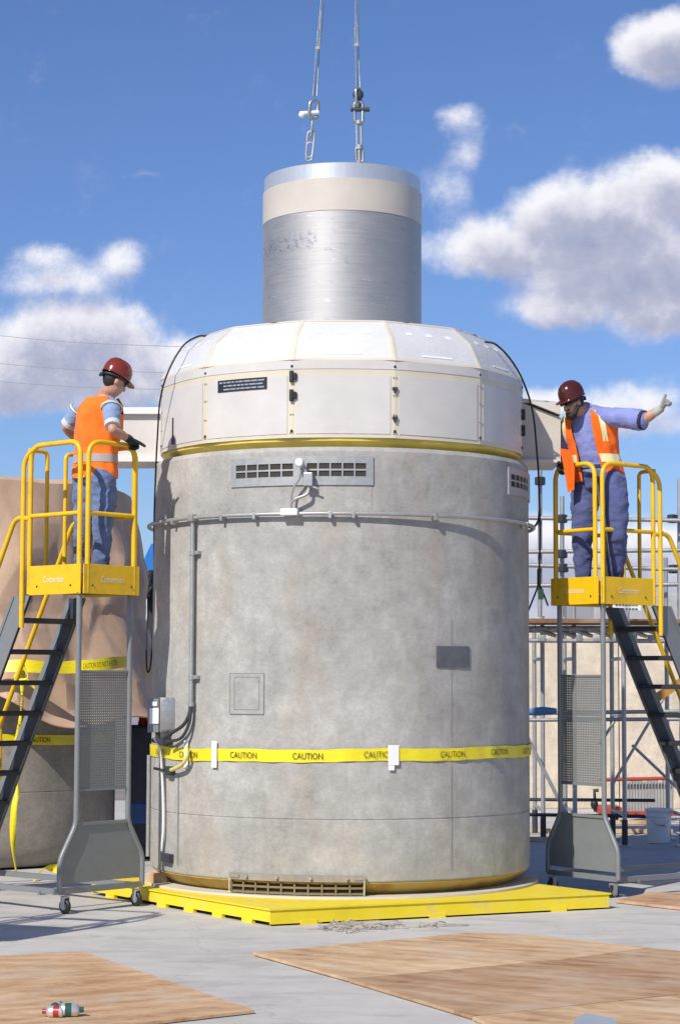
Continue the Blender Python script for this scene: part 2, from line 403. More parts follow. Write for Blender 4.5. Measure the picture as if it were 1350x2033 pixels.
def arc(c, r, a0, a1, n, X, Y): return [V(c) + V(X) * (r * cos(a0 + (a1 - a0) * i / n)) + V(Y) * (r * sin(a0 + (a1 - a0) * i / n)) for i in range(n + 1)]
def spline(pts, n=8):
    pts = [V(p) for p in pts]; q = [pts[0] * 2 - pts[1]] + pts + [pts[-1] * 2 - pts[-2]]; out = []
    for i in range(1, len(q) - 2):
        for k in range(n):
            t = k / n; a, b, c, d = q[i - 1:i + 3]
            out.append(.5 * ((2 * b) + (c - a) * t + (2 * a - 5 * b + 4 * c - d) * t * t + (3 * b - a - 3 * c + d) * t ** 3))
    return out + [pts[-1]]
def rounded(pts, r, n=5):
    pts = [V(p) for p in pts]; out = [pts[0]]
    for a, b, c in zip(pts, pts[1:], pts[2:]):
        u = (a - b).normalized(); v = (c - b).normalized(); k = min(r, (a - b).length * .49, (c - b).length * .49)
        s0, s1 = b + u * k, b + v * k
        for i in range(n + 1): t = i / n; out.append(s0 * (1 - t) ** 2 + b * 2 * t * (1 - t) + s1 * t * t)
    return out + [pts[-1]]
def text_geo(body, h, w_=None):
    cu = bpy.data.curves.new('lettering', 'FONT'); cu.body = body; cu.size = 1; cu.align_x = 'CENTER'; cu.resolution_u = 3
    o = bpy.data.objects.new('lettering', cu); COL.objects.link(o); dg = bpy.context.evaluated_depsgraph_get(); dg.update()
    me = bpy.data.meshes.new_from_object(o.evaluated_get(dg)); vs = [v.co.copy() for v in me.vertices]; fs = [tuple(p.vertices) for p in me.polygons]
    bpy.data.objects.remove(o); bpy.data.curves.remove(cu); bpy.data.meshes.remove(me)
    x0, x1 = min(v.x for v in vs), max(v.x for v in vs); y0, y1 = min(v.y for v in vs), max(v.y for v in vs)
    k = h / (y1 - y0); kx = (w_ / (x1 - x0)) if w_ else k
    return [((v.x - (x0 + x1) / 2) * kx, (v.y - (y0 + y1) / 2) * k) for v in vs], fs

# ---------------------------------------------------------------- materials
def mat(name, fn=None, col=(.5, .5, .5), rough=.6, metal=0, spec=.5):
    m = bpy.data.materials.new(name); m.use_nodes = True; t = NT(m.node_tree); b = m.node_tree.nodes['Principled BSDF']
    b.inputs['Base Color'].default_value = (*col, 1); b.inputs['Roughness'].default_value = rough; b.inputs['Metallic'].default_value = metal
    b.inputs['Specular IOR Level'].default_value = spec
    if fn: fn(t, b)
    return m
def worn(name, col, rough=.45, metal=0, amt=.15, scale=6, bump=.15, dirt=None, dscale=3):
    def fn(t, b):
        c = t.coord(); n = t.noise(c, scale, 6, .6); k = t.ramp(n, [(.25, 1 - amt), (.75, 1 + amt * .5)])
        cc = t.mix(1, col, k, 'MULTIPLY')
        if dirt:
            dm = t.ramp(t.noise(c, dscale, 8, .7), [(.52, 0), (.68, 1)]); cc = t.mix(t.math('MULTIPLY', dm, dirt[1]), cc, dirt[0])
        t.l.new(cc, b.inputs['Base Color'])
        t.l.new(t.ramp(t.noise(c, scale * 3, 5), [(.3, max(0, rough - .1)), (.7, min(1, rough + .12))]), b.inputs['Roughness'])
        if bump: t.l.new(t.bump(t.noise(c, scale * 12, 4), bump, .003), b.inputs['Normal'])
    return mat(name, fn, col, rough, metal)
def concrete(name, base=(.38, .365, .335), stain=(.40, .27, .15), dark=(.20, .20, .19), sc=1.0, st=.35):
    def fn(t, b):
        c = t.mapping(t.coord(), (sc, sc, sc))
        big = t.noise(c, 1.1, 5, .6, .4); mid = t.noise(c, 6, 7, .68); fine = t.noise(c, 34, 6, .85)
        v = t.math('ADD', t.math('MULTIPLY', big, .5), t.math('ADD', t.math('MULTIPLY', mid, .55), t.math('MULTIPLY', fine, .46)))
        k = t.ramp(v, [(.50, .56), (.64, .86), (.77, 1.05), (.93, 1.38)])
        cc = t.mix(1, base, k, 'MULTIPLY')
        st1 = t.ramp(t.noise(t.mapping(c, (1, 1, .45), (3, 1, 0)), 1.7, 7, .65), [(.5, 0), (.72, 1)])
        cc = t.mix(t.math('MULTIPLY', st1, st), cc, stain)
        drip = t.ramp(t.noise(t.mapping(c, (5, 5, .35)), 1.6, 5, .6), [(.55, 0), (.75, 1)])
        cc = t.mix(t.math('MULTIPLY', drip, .22), cc, dark)
        vor = t.new('ShaderNodeTexVoronoi'); t.set(vor, 'Vector', c); vor.inputs['Scale'].default_value = 38
        pit = t.ramp(vor.outputs['Distance'], [(.05, 1), (.13, 0)]); cc = t.mix(t.math('MULTIPLY', pit, .45), cc, dark)
        t.l.new(cc, b.inputs['Base Color'])
        t.l.new(t.bump(t.math('ADD', mid, t.math('MULTIPLY', fine, 1.2)), .5, .007), b.inputs['Normal'])
    return mat(name, fn, base, .9, 0, .25)
M = {}
M['conc'] = concrete('cask_concrete')
M['conc2'] = concrete('weathered_concrete', (.30, .27, .23), (.34, .22, .12), (.17, .16, .14), .9, .5)
def rim_fn(t, b):
    c = t.coord(); n = t.noise(c, 4, 6, .6)
    t.l.new(t.ramp(n, [(.3, (.30, .17, .03)), (.5, (.48, .32, .06)), (.7, (.45, .36, .16))]), b.inputs['Base Color'])
    t.l.new(t.bump(t.noise(c, 60, 4), .3, .004), b.inputs['Normal'])
M['rim'] = mat('stained_rim', rim_fn, rough=.8)
M['yellow'] = worn('yellow_paint', (.84, .50, .006), .38, 0, .10, 4, .05, ((.50, .31, .03), .55), 7)
M['yellow_p'] = worn('pallet_yellow_paint', (.86, .66, .02), .5, 0, .12, 5, .15, ((.50, .42, .22), .55), 5)
M['gal'] = worn('galvanised_steel', (.43, .425, .41), .45, .5, .15, 14, .1)
M['steel'] = worn('plain_steel', (.44, .43, .41), .38, .8, .15, 18, .05)
M['grey'] = worn('grey_ladder_paint', (.215, .225, .225), .42, .1, .08, 8, .05)
M['dgrey'] = worn('dark_grip_steel', (.055, .058, .065), .5, .3, .2, 20, .1)
M['black'] = mat('black_rubber', col=(.014, .014, .016), rough=.5)
M['blacks'] = mat('black_sign', col=(.02, .022, .035), rough=.35)
M['white'] = worn('white_paint', (.78, .77, .74), .4, 0, .04, 5, .03)
M['ink'] = mat('dark_ink', col=(.06, .045, .01), rough=.6)
M['inkw'] = mat('white_ink', col=(.62, .64, .66), rough=.6)
def film(name, base, k=1.0):
    def fn(t, b):
        c = t.coord(); n = t.noise(c, 3.5, 5, .55)
        t.l.new(t.mix(1, base, t.ramp(n, [(.3, .93), (.7, 1.04)]), 'MULTIPLY'), b.inputs['Base Color'])
        wr = t.noise(t.mapping(c, (3, 3, 9)), 3, 5, .6, .8); t.l.new(t.bump(wr, .25 * k, .02), b.inputs['Normal'])
        b.inputs['Coat Weight'].default_value = .15
    return mat(name, fn, base, .42)
M['shell'] = film('white_hood_panel', (.62, .585, .54), .25)
M['roof'] = film('white_plastic_film', (.65, .64, .63), 1.2)
M['cream'] = film('cream_border_strip', (.66, .585, .45), .2)
M['rim_y'] = worn('hood_yellow_rim', (.72, .56, .10), .5, 0, .2, 5, .05)
def alu(t, b):
    c = t.coord(); s_ = t.new('ShaderNodeSeparateXYZ'); t.l.new(c, s_.inputs[0])
    s1 = t.noise(t.mapping(c, (1.2, 1.2, 45)), 3, 6, .6); s2 = t.noise(t.mapping(c, (2, 2, 2)), 2, 5, .6)
    cc = t.mix(1, (.50, .48, .46), t.ramp(s1, [(.3, .88), (.7, 1.05)]), 'MULTIPLY')
    scr = t.ramp(t.noise(t.mapping(c, (9, 9, 14)), 1.3, 7, .75), [(.615, 0), (.66, 1)])
    bz = t.ramp(t.math('ABSOLUTE', t.math('SUBTRACT', t.math('ADD', s_.outputs[2], t.math('MULTIPLY', s_.outputs[0], -.05)), .80)), [(.05, 1), (.10, 0)])
    bx_ = t.math('LESS_THAN', s_.outputs[0], -.22); sm = t.math('MULTIPLY', t.math('MULTIPLY', bz, bx_), t.ramp(t.noise(t.mapping(c, (12, 12, 14)), 2.2, 6, .7), [(.50, 0), (.58, 1)]))
    cc = t.mix(t.math('MULTIPLY', scr, .45), cc, (.22, .21, .24)); cc = t.mix(t.math('MULTIPLY', sm, .6), cc, (.20, .20, .27))
    cl = t.ramp(t.noise(t.mapping(c, (5, 5, 20), (4, 0, 2)), 1.3, 6, .7), [(.64, 0), (.67, 1)]); cc = t.mix(t.math('MULTIPLY', cl, .6), cc, (.75, .74, .72))
    t.l.new(cc, b.inputs['Base Color'])
    t.l.new(t.ramp(t.math('ADD', t.math('MULTIPLY', s1, .5), t.math('MULTIPLY', s2, .5)), [(.35, .50), (.65, .62)]), b.inputs['Roughness'])
    t.l.new(t.bump(s1, .12, .003), b.inputs['Normal'])
M['alu'] = mat('brushed_metal', alu, metal=.85)
def pol(t, b):
    c = t.coord(); s1 = t.noise(t.mapping(c, (2.2, 2.2, .3)), 1.6, 4, .6)
    t.l.new(t.bump(s1, .25, .05), b.inputs['Normal'])
M['polish'] = mat('polished_rim_metal', pol, col=(.70, .69, .67), rough=.34, metal=.62)
M['band'] = film('tan_tape_band', (.56, .505, .43), .15)
def tape_fn(t, b):
    c = t.coord(); t.l.new(t.mix(1, (.86, .72, .02), t.ramp(t.noise(c, 3, 4), [(.3, .9), (.7, 1.05)]), 'MULTIPLY'), b.inputs['Base Color'])
    t.l.new(t.bump(t.noise(t.mapping(c, (4, 4, 12)), 3, 3), .3, .01), b.inputs['Normal'])
M['tape'] = mat('caution_tape_film', tape_fn, rough=.35)
M['wtape'] = mat('white_tape', col=(.82, .81, .79), rough=.6)
def ply(name, hue, ang, sc=1.0):
    def fn(t, b):
        c = t.mapping(t.coord(), (sc, sc, sc), rot=(0, 0, ang))
        wv = t.new('ShaderNodeTexWave', wave_type='RINGS', rings_direction='Z'); t.set(wv, 'Vector', t.mapping(c, (.35, 1.1, 1), (.4, 1.1, 0))); wv.inputs['Scale'].default_value = 1.5; wv.inputs['Distortion'].default_value = 5.5; wv.inputs['Detail'].default_value = 4; wv.inputs['Detail Scale'].default_value = 1.3; wv.inputs['Detail Roughness'].default_value = .65
        g = t.noise(t.mapping(c, (1.5, 4.5, 1)), 1.8, 8, .70, 1.2); f_ = t.noise(t.mapping(c, (9, 40, 1)), 3, 6, .75); bl = t.noise(c, 1.1, 6, .65, .5)
        v = t.math('ADD', t.math('MULTIPLY', g, .55), t.math('ADD', t.math('ADD', t.math('MULTIPLY', f_, .15), t.math('MULTIPLY', wv.outputs[1], .07)), t.math('MULTIPLY', bl, .42)))
        cc = t.ramp(v, [(.44, (hue[0] * .52, hue[1] * .42, hue[2] * .36)), (.56, (hue[0] * .82, hue[1] * .74, hue[2] * .66)), (.66, hue), (.82, tuple(min(1, h * 1.25 + .03) for h in hue))])
        sp = t.ramp(t.noise(c, 16, 7, .75), [(.60, 0), (.70, 1)]); cc = t.mix(t.math('MULTIPLY', sp, .40), cc, (.15, .09, .06))
        gy = t.ramp(t.noise(t.mapping(c, (1, 1, 1), (5, 3, 0)), 1.5, 7, .7), [(.52, 0), (.66, 1)]); cc = t.mix(t.math('MULTIPLY', gy, .5), cc, (.50, .42, .33))
        t.l.new(cc, b.inputs['Base Color']); t.l.new(t.bump(t.math('ADD', g, f_), .3, .004), b.inputs['Normal'])
    return mat(name, fn, hue, .8)
M['ply1'] = ply('plywood_pale', (.64, .45, .27), R_(24))
M['ply2'] = ply('plywood_brown', (.50, .33, .19), R_(24))
M['ply3'] = ply('plywood_orange', (.60, .40, .23), R_(-20))
M['ply4'] = ply('plywood_far', (.58, .38, .23), R_(20))
def tarp_fn(t, b):
    c = t.coord(); n = t.noise(c, 2, 6, .6)
    t.l.new(t.ramp(n, [(.3, (.50, .33, .215)), (.7, (.62, .43, .30))]), b.inputs['Base Color'])
    w1 = t.noise(t.mapping(c, (1, 1, .7)), 3.2, 6, .6, .2); t.l.new(t.bump(w1, .3, .02), b.inputs['Normal'])
M['tarp'] = mat('tan_tarpaulin', tarp_fn, rough=.6)
def gnd(t, b):
    c = t.coord(); big = t.noise(c, .35, 6, .6); mid = t.noise(c, 3, 7, .65); fn_ = t.noise(c, 60, 5, .7); st = t.noise(t.mapping(c, (1, 3, 1)), .9, 7, .7, .6)
    v = t.math('ADD', t.math('MULTIPLY', big, .35), t.math('ADD', t.math('MULTIPLY', mid, .4), t.math('MULTIPLY', fn_, .25)))
    cc = t.mix(1, (.54, .51, .465), t.ramp(v, [(.35, .80), (.65, 1.1)]), 'MULTIPLY')
    cc = t.mix(t.math('MULTIPLY', t.ramp(st, [(.50, 0), (.64, 1)]), .45), cc, (.30, .285, .27))
    gr = t.ramp(t.noise(c, 26, 6, .8), [(.60, 0), (.68, 1)]); cc = t.mix(t.math('MULTIPLY', gr, .35), cc, (.20, .18, .16))
    vo = t.new('ShaderNodeTexVoronoi', feature='DISTANCE_TO_EDGE'); t.set(vo, 'Vector', t.vmath('ADD', c, t.vmath('SCALE', t.noise(c, 1.5, 5, .6, 0, 1)))); vo.inputs['Scale'].default_value = .33
    ck = t.ramp(vo.outputs[0], [(.0015, 1), (.004, 0)]); cc = t.mix(t.math('MULTIPLY', ck, .28), cc, (.16, .15, .14))
    t.l.new(cc, b.inputs['Base Color']); t.l.new(t.bump(t.math('ADD', mid, fn_), .3, .006), b.inputs['Normal'])
M['pad'] = mat('slab_concrete', gnd, rough=.88, spec=.3)
M['far'] = worn('far_ground', (.26, .235, .20), .95, 0, .35, .5, .3)
M['wood'] = ply('scaffold_board', (.26, .14, .07), 0)
M['redp'] = worn('red_paint', (.42, .055, .03), .5, 0, .2, 10, .05)
M['navy'] = worn('navy_plastic', (.02, .025, .06), .5, 0, .2, 4, .05)
M['blue'] = worn('blue_sheeting', (.02, .20, .62), .5, 0, .15, 4, .2)
M['wallc'] = concrete('precast_wall', (.60, .51, .39), (.42, .24, .12), (.40, .34, .27), .8, .35)
def mesh_holes(t, b):
    c = t.coord(); s_ = t.new('ShaderNodeSeparateXYZ'); t.l.new(c, s_.inputs[0])
    def fr(o): return t.math('ABSOLUTE', t.math('SUBTRACT', t.math('FRACT', t.math('MULTIPLY', o, 1 / .021)), .5))
    d = t.math('MAXIMUM', fr(s_.outputs[0]), fr(s_.outputs[2])); hole = t.math('LESS_THAN', d, .165)
    tr = t.new('ShaderNodeBsdfTransparent'); mx = t.new('ShaderNodeMixShader'); out = t.n['Material Output']
    t.l.new(hole, mx.inputs[0]); t.l.new(b.outputs[0], mx.inputs[1]); t.l.new(tr.outputs[0], mx.inputs[2]); t.l.new(mx.outputs[0], out.inputs[0])
M['perf'] = mat('perforated_grey_sheet', mesh_holes, col=(.185, .195, .195), rough=.45)
# ================================================================= the setting
g = MB()
nx, ny = 26, 26
g.add([(-60, -30, 0), (60, -30, 0), (60, 13.2, 0), (-60, 13.2, 0)], [(0, 1, 2, 3)])
pad = g.build('concrete_pad', M['pad']); tag(pad, kind='structure')
g = MB(); g.add([(-4000, -4000, -.06), (4000, -4000, -.06), (4000, 4000, -.06), (-4000, 4000, -.06)], [(0, 1, 2, 3)])
tag(g.build('ground', M['far']), kind='structure')

# ================================================================= storage cask in front
RC = 1.65; ZB = .15
def cyl(th, z, r=RC): return V((r * sin(th), -r * cos(th), z))
def theta(px, py=1345, r=RC):
    th = 0
    for _ in range(30):
        d = -CAMY - r * cos(th); rr = ray(px, py); x = rr.x / rr.y * d; th = math.asin(max(-1, min(1, x / r)))
    return th
def zat(py, th, r=RC):
    d = -CAMY - r * cos(th); q = ray(677.5 + F * r * sin(th) / d, py); return CAMZ + q.z / q.y * d
cask = thing('storage_cask', 'large upright grey concrete cask wound with caution tape, standing on the yellow pallet', 'cask', (0, 0, ZB))
b = MB(); b.lathe([(1.5, .2552), (RC - .006, .256), (RC, .268), (RC, .742), (RC - .005, .7445), (RC - .005, .7535), (RC, .756), (RC, 3.70), (RC - .02, 3.735), (1.2, 3.745), (0, 3.745)], n=160)
b.add([], []); body = b.build('concrete_body', M['conc'], cask, smooth=18)
b = MB(); b.lathe([(0, ZB), (1.505, ZB), (1.64, .246), (1.64, .254), (1.49, .2548)], n=128)
b.build('stained_base_rim', M['rim'], cask, smooth=30)
b = MB(); b.lathe([(1.50, ZB + .084), (1.62, ZB + .10), (RC - .012, .298)], n=128)
def cseam(th, z0, z1, w=.006):
    m = MB(); m.add([cyl(th - w / 2 / RC, z0, RC + .0015), cyl(th + w / 2 / RC, z0, RC + .0015), cyl(th + w / 2 / RC, z1, RC + .0015), cyl(th - w / 2 / RC, z1, RC + .0015)], [(0, 1, 2, 3)]); return m
M['seam'] = mat('seam_dark', col=(.235, .225, .205), rough=.9)
cseam(theta(897), .33, 1.2).build('joint_line', M['seam'], cask); cseam(theta(897), 1.36, 2.35, .004).build('joint_line', M['seam'], cask)
cseam(theta(738), 3.22, 3.42, .003).build('joint_line', M['seam'], cask)
def cplate(th0, th1, z0, z1, r0=RC, t=.008, n=8):
    m = MB(); vs = []; 
    for i in range(n + 1):
        th = th0 + (th1 - th0) * i / n
        vs += [cyl(th, z0, r0), cyl(th, z1, r0), cyl(th, z1, r0 + t), cyl(th, z0, r0 + t)]
    fs = [(i * 4 + k, i * 4 + (k + 1) % 4, i * 4 + 4 + (k + 1) % 4, i * 4 + 4 + k) for i in range(n) for k in range(4)] + [(0, 3, 2, 1), (n * 4, n * 4 + 1, n * 4 + 2, n * 4 + 3)]
    return m.add(vs, fs)
def join(*ms):
    a = MB()
    for m in ms: a.add(m.v, m.f)
    return a
M['vent_in'] = mat('vent_dark_inside', col=(.045, .04, .032), rough=.9)
M['vent_br'] = mat('rusty_vent_inside', col=(.05, .032, .012), rough=.9)
M['grid_br'] = worn('stained_grid_steel', (.24, .19, .10), .6, .2, .2, 10, .1)
def vent(name, th0, th1, z0, z1, groups, mframe, min_, mgrid, pad_z0, pad_z1, pad_t):
    v = join(*[cplate(a, c, z0 + d, z1 - e, RC - .001, .014) for (a, c, d, e) in [(th0, th1, 0, (z1 - z0) - pad_z0), (th0, th1, (z1 - z0) - pad_z1, 0), (th0, groups[0][0], pad_z0, pad_z1)] + [(groups[i][1], groups[i + 1][0], pad_z0, pad_z1) for i in range(len(groups) - 1)] + [(groups[-1][1], th1, pad_z0, pad_z1)]])
    o = v.build(name, mframe, cask)
    s = MB(); t = MB()
    for (a, c, n) in groups:
        q = cplate(a, c, z0 + pad_z0, z1 - pad_z1, RC + .001, .002); s.add(q.v, q.f)
        for i in range(n + 1):
            th = a + (c - a) * i / n; q = cplate(th - .0036, th + .0036, z0 + pad_z0, z1 - pad_z1, RC + .003, .010, 1); t.add(q.v, q.f)
        zm = (z0 + pad_z0 + z1 - pad_z1) / 2; q = cplate(a, c, zm - .007, zm + .007, RC + .003, .009, 6); t.add(q.v, q.f)
    s.build('vent_opening', min_, o); t.build('vent_grid', mgrid, o); return o
tf = lambda p: theta(p, 1345)
vent('air_outlet_vent', tf(457), tf(740), 3.423, 3.655, [(tf(466), tf(582), 5), (tf(606), tf(727), 5)], M['gal'], M['vent_in'], M['gal'], .070, .055, .0)
q0 = tf(740) - tf(457); a0 = tf(598) + pi / 2
vent('air_outlet_vent', a0 - q0 / 2, a0 + q0 / 2, 3.423, 3.655, [(a0 - q0 * .47, a0 - q0 * .05, 5), (a0 + q0 * .05, a0 + q0 * .47, 5)], M['gal'], M['vent_in'], M['gal'], .070, .055, .0)
lv = cplate(tf(463), tf(724), .262, .315, RC - .001, .035).build('air_inlet_hood', M['conc2'], cask)
m = MB(); mg = MB(); m2 = cplate(tf(463), tf(724), .158, .268, RC - .04, .02)
m2.build('air_inlet_opening', M['vent_br'], cask)
for i in range(11):
    th = tf(464) + (tf(723) - tf(464)) * i / 10; q = cplate(th - .004, th + .004, .152, .268, RC - .02, .028, 1); mg.add(q.v, q.f)
for z in (.166, .212, .262): q = cplate(tf(463), tf(724), z - .008, z + .008, RC - .02, .026, 8); mg.add(q.v, q.f)
mg.build('air_inlet_grid', M['grid_br'], cask)
for p in (463.5, 723.5): cplate(tf(p) - .0015, tf(p) + .0015, .158, .31, RC + .034, .003, 1).build('white_edge_tape', M['wtape'], lv)
for p in (472, 715): cplate(tf(p) - .028, tf(p) + .028, .278, .306, RC + .034, .006, 2).build('inlet_bracket', M['conc2'], lv)
for p in (497, 555, 620, 690): MB().lathe([(0, .0), (.012, 0), (.012, .02), (0, .02)], cyl(tf(p), .292, RC + .034), 10, M=Matrix(frame(cyl(tf(p), 0, 1))).transposed()).build('inlet_bolt', M['gal'], lv)
# square recessed outline plate and grey name plate
M['engr'] = concrete('engraved_plate', (.36, .35, .325), (.36, .30, .2), (.24, .24, .23), 2.5, .2)
pl = cplate(tf(457), tf(525), zat(1420, .5) , zat(1338, .5), RC, .006).build('square_wall_plate', M['engr'], cask)
ol = MB()
z0, z1 = zat(1420, .5), zat(1338, .5)
for (a, c, e, f_) in [(457, 525, z0, z0 + .005), (457, 525, z1 - .005, z1), (457, 458.4, z0, z1), (523.8, 525, z0, z1), (466, 516, z0 + .036, z0 + .041), (514.6, 516, z0 + .036, z1 - .03), (466, 467.2, z0 + .036, z1 - .03), (466, 516, z1 - .035, z1 - .03)]:
    q = cplate(tf(a), tf(c), e, f_, RC + .006, .002, 3); ol.add(q.v, q.f)
ol.build('plate_outline', M['seam'], pl)
M['nplate'] = worn('grey_name_plate_metal', (.17, .165, .175), .4, .5, .35, 9, .05)
cplate(tf(866), tf(930), 1.88 + (1345 - 1325) / 240, 1.88 + (1345 - 1284) / 240, RC, .01).build('name_plate', M['nplate'], cask)
# horizontal and vertical conduit
ZC = 3.19
cr = MB(); cr.tube([cyl(R_(a), ZC, RC + .045) for a in range(-100, 101, 3)], .016, 10)
cond = cr.build('conduit_ring', M['gal'], cask, smooth=60)
for p in (350, 445, 508, 655, 700, 858, 1035): MB().bbox(cyl(tf(p), ZC - .012, RC + .035), (.025, .06, .055), .004, rz=tf(p)).build('conduit_clamp', M['gal'], cond)
jb = MB(); jb.bbox(cyl(tf(577), ZC + .012, RC + .055), (.145, .07, .055), .01, rz=tf(577)); jb.build('junction_fitting', M['white'], cond)
tj = MB(); tj.bbox(cyl(tf(388), ZC - .0, RC + .05), (.06, .06, .06), .008, rz=tf(388)); tj.build('tee_fitting', M['gal'], cond)
t8 = tf(388); vz = lambda y: zat(y, t8)
vc = MB(); pts = [cyl(t8, ZC - .02, RC + .045), cyl(t8, vz(1100), RC + .045), cyl(t8, vz(1395), RC + .045)]
vc.tube(pts, .0185, 10)
vcond = vc.build('vertical_conduit', M['gal'], cask, smooth=60)
for y in (1098, 1345, 1398):
    cc_ = MB(); cc_.tube([cyl(t8, vz(y) - .02, RC + .045), cyl(t8, vz(y) + .02, RC + .045)], .026, 10)
    if y < 1390: cc_.bbox(cyl(t8 + .02, vz(y), RC + .02), (.06, .04, .03), .004, rz=t8)
    cc_.build('conduit_coupling', M['gal'], vcond)
def onc(px, py, off=.05): th = tf(px); return cyl(th, zat(py, th), RC + off)
hose = MB(); hose.tube(spline([cyl(t8, vz(1396), RC + .045), onc(387, 1420, .06), onc(380, 1440, .08), onc(366, 1453, .1), onc(350, 1464, .1)]), .015, 8)
hose.tube(spline([onc(389.5, 1396, .05), onc(388, 1430, .055), onc(382, 1455, .07), onc(372, 1468, .08), onc(352, 1473, .1)]), .013, 8)
hose.build('flexible_conduit', M['dgrey'], vcond, smooth=60)
tb = tf(336); bx = MB(); cB = onc(335, 1420, .09); fr_ = Matrix(frame(cyl(tb, 0, 1))).transposed()
bx.bbox(P(335, 1419, 17.10), (.145, .20, .285), .006, rz=R_(4)); bx.bbox(P(335, 1419, 16.995), (.125, .012, .26), .003, rz=R_(4)); ebox = bx.build('electrical_box', M['steel'], cask, smooth=30)
bx = MB(); bx.bbox(P(306, 1421, 17.08), (.095, .14, .28), .006); eb2 = bx.build('switch_box', M['grey'], cask)
bx = MB(); bx.bbox(P(306, 1422, 17.005), (.078, .008, .13), .002); bx.bbox(P(307, 1398, 17.005), (.045, .008, .036), .002); bx.build('white_box_label', M['white'], eb2)
bx = MB(); bx.bbox(onc(341, 1472, .06), (.10, .09, .06), .01, rz=tb); bx.tube([onc(335, 1452, .1), onc(336, 1475, .09)], .02, 8); bx.tube([onc(326, 1470, .1), onc(345, 1478, .05)], .018, 8); bx.build('hose_fitting', M['dgrey'], cask)
bx = MB(); bx.tube(spline([onc(334, 1465, .12), onc(332, 1490, .06), onc(333, 1560, .035), onc(334, 1640, .03), onc(331, 1690, .03)]), .0115, 8); bx.build('white_riser_pipe', M['white'], cask, smooth=60)
bx = MB(); bx.bbox(onc(345, 1531, .03), (.10, .05, .075), .006, rz=tb); bx.tube([onc(320, 1526, .05), onc(340, 1530, .06)], .012, 8); bx.build('pipe_bracket', M['dgrey'], cask); MB().bbox(onc(340, 1704, .02), (.16, .05, .07), .006, rz=tb).build('pipe_bracket', M['dgrey'], cask)
bx = MB(); q = cplate(tf(356), tf(358), zat(1722, t8), zat(1542, t8), RC, .006, 1); bx.add(q.v, q.f); bx.build('cover_strip_edge', M['seam'], cask)
# corner angle pieces hiding in the shade on the left flank
bx = MB(); bx.tube([cyl(R_(-84), 1.2, RC + .02), cyl(R_(-84), .33, RC + .02)], .018, 8); bx.build('side_pipe', M['gal'], cask, smooth=60)
# sensor lamp hung at the vent
sen = thing('vent_sensor', 'small round white sensor with grey box and looping hoses over the front air vent', 'sensor', onc(598, 950, .03))
bx = MB(); c0 = onc(598, 921, .10); bx.lathe([(0, -.03), (.03, -.03), (.036, -.02), (.036, .02), (.028, .032), (0, .034)], c0, 20, M=Matrix(frame(cyl(tf(598), 0, 1))).transposed()); bx.build('sensor_head', M['white'], sen, smooth=40)
bx = MB(); bx.tube([onc(603, 925, .08), onc(609, 940, .07)], .016, 8); bx.bbox(onc(613, 953, .06), (.075, .06, .11), .008, rz=tf(613)); bx.tube([onc(617, 966, .07), onc(632, 972, .07)], .008, 8); bx.build('sensor_box', M['gal'], sen)
bx = MB(); bx.tube(spline([onc(601, 928, .09), onc(597, 950, .08), onc(583, 975, .07), onc(580, 1010, .06)]), .009, 8); bx.tube(spline([onc(614, 965, .06), onc(611, 982, .07), onc(590, 992, .08), onc(581, 1000, .07), onc(580, 1014, .06)]), .013, 8); bx.build('sensor_hose', M['gal'], sen, smooth=60)

# caution tape round the cask
tape = thing('caution_tape', 'yellow caution tape with black CAUTION words wound round the big grey cask', 'tape', (0, 0, 1.25), group='caution tape round casks')
def tz(th): return 1.254 + .010 * sin(th * 2.3 + .6) + .004 * sin(th * 9) + .016 * max(0, th - .5)
b = MB(); vs = []; n = 120
for i in range(n + 1):
    th = R_(-104) + R_(208) * i / n; zz = tz(th); r = RC + .0115 + .003 * sin(th * 31) + .003 * sin(th * 53)
    vs += [cyl(th, zz - .050 + .002 * sin(th * 40), r - .002), cyl(th, zz + .050 + .002 * sin(th * 27 + 1), r + .001)]
b.add(vs, [(2 * i, 2 * i + 2, 2 * i + 3, 2 * i + 1) for i in range(n)]); b.build('tape_band', M['tape'], tape, smooth=60, fix=False)
def wrap_text(body, px, h, w_, z=None, r=RC + .0205, parent=None, m=None, nm='lettering', tilt=0):
    vs, fs = text_geo(body, h, w_); th0 = px if px < 7 else tf(px); zc = tz(th0) if z is None else z
    MB().add([cyl(th0 + x / r, zc + y + tilt * x, r) for x, y in vs], fs).build(nm, m or M['ink'], parent, fix=False)
for p in (322, 378, 486, 612, 752, 897, 989, 1041): wrap_text('CAUTION', p, .050, .245, parent=tape)
for p, dz, h, w2 in ((375, -.0, .23, .055), (430, .005, .215, .055), (780, -.004, .16, .088), (776, -.075, .10, .05)):
    th = tf(p); cplate(th - w2 / 2 / RC, th + w2 / 2 / RC, tz(th) - h / 2 + dz, tz(th) + h / 2 + dz, RC + (.021 if p != 776 else .0185), .002, 3).build('white_tape_patch', M['wtape'], tape)
lp = MB(); lp.tube(spline([onc(383, 1482, .06), onc(386, 1502, .07), onc(377, 1518, .07), onc(360, 1527, .06), onc(352, 1529, .05)]), .017, 8)
o = lp.build('yellow_hose', worn('pale_yellow_hose', (.66, .60, .20), .4, 0, .05), None, smooth=60); origin(o, onc(370, 1527, 0)); tag(o, 'short curved pale yellow hose over the caution tape below the electrical box', 'hose')

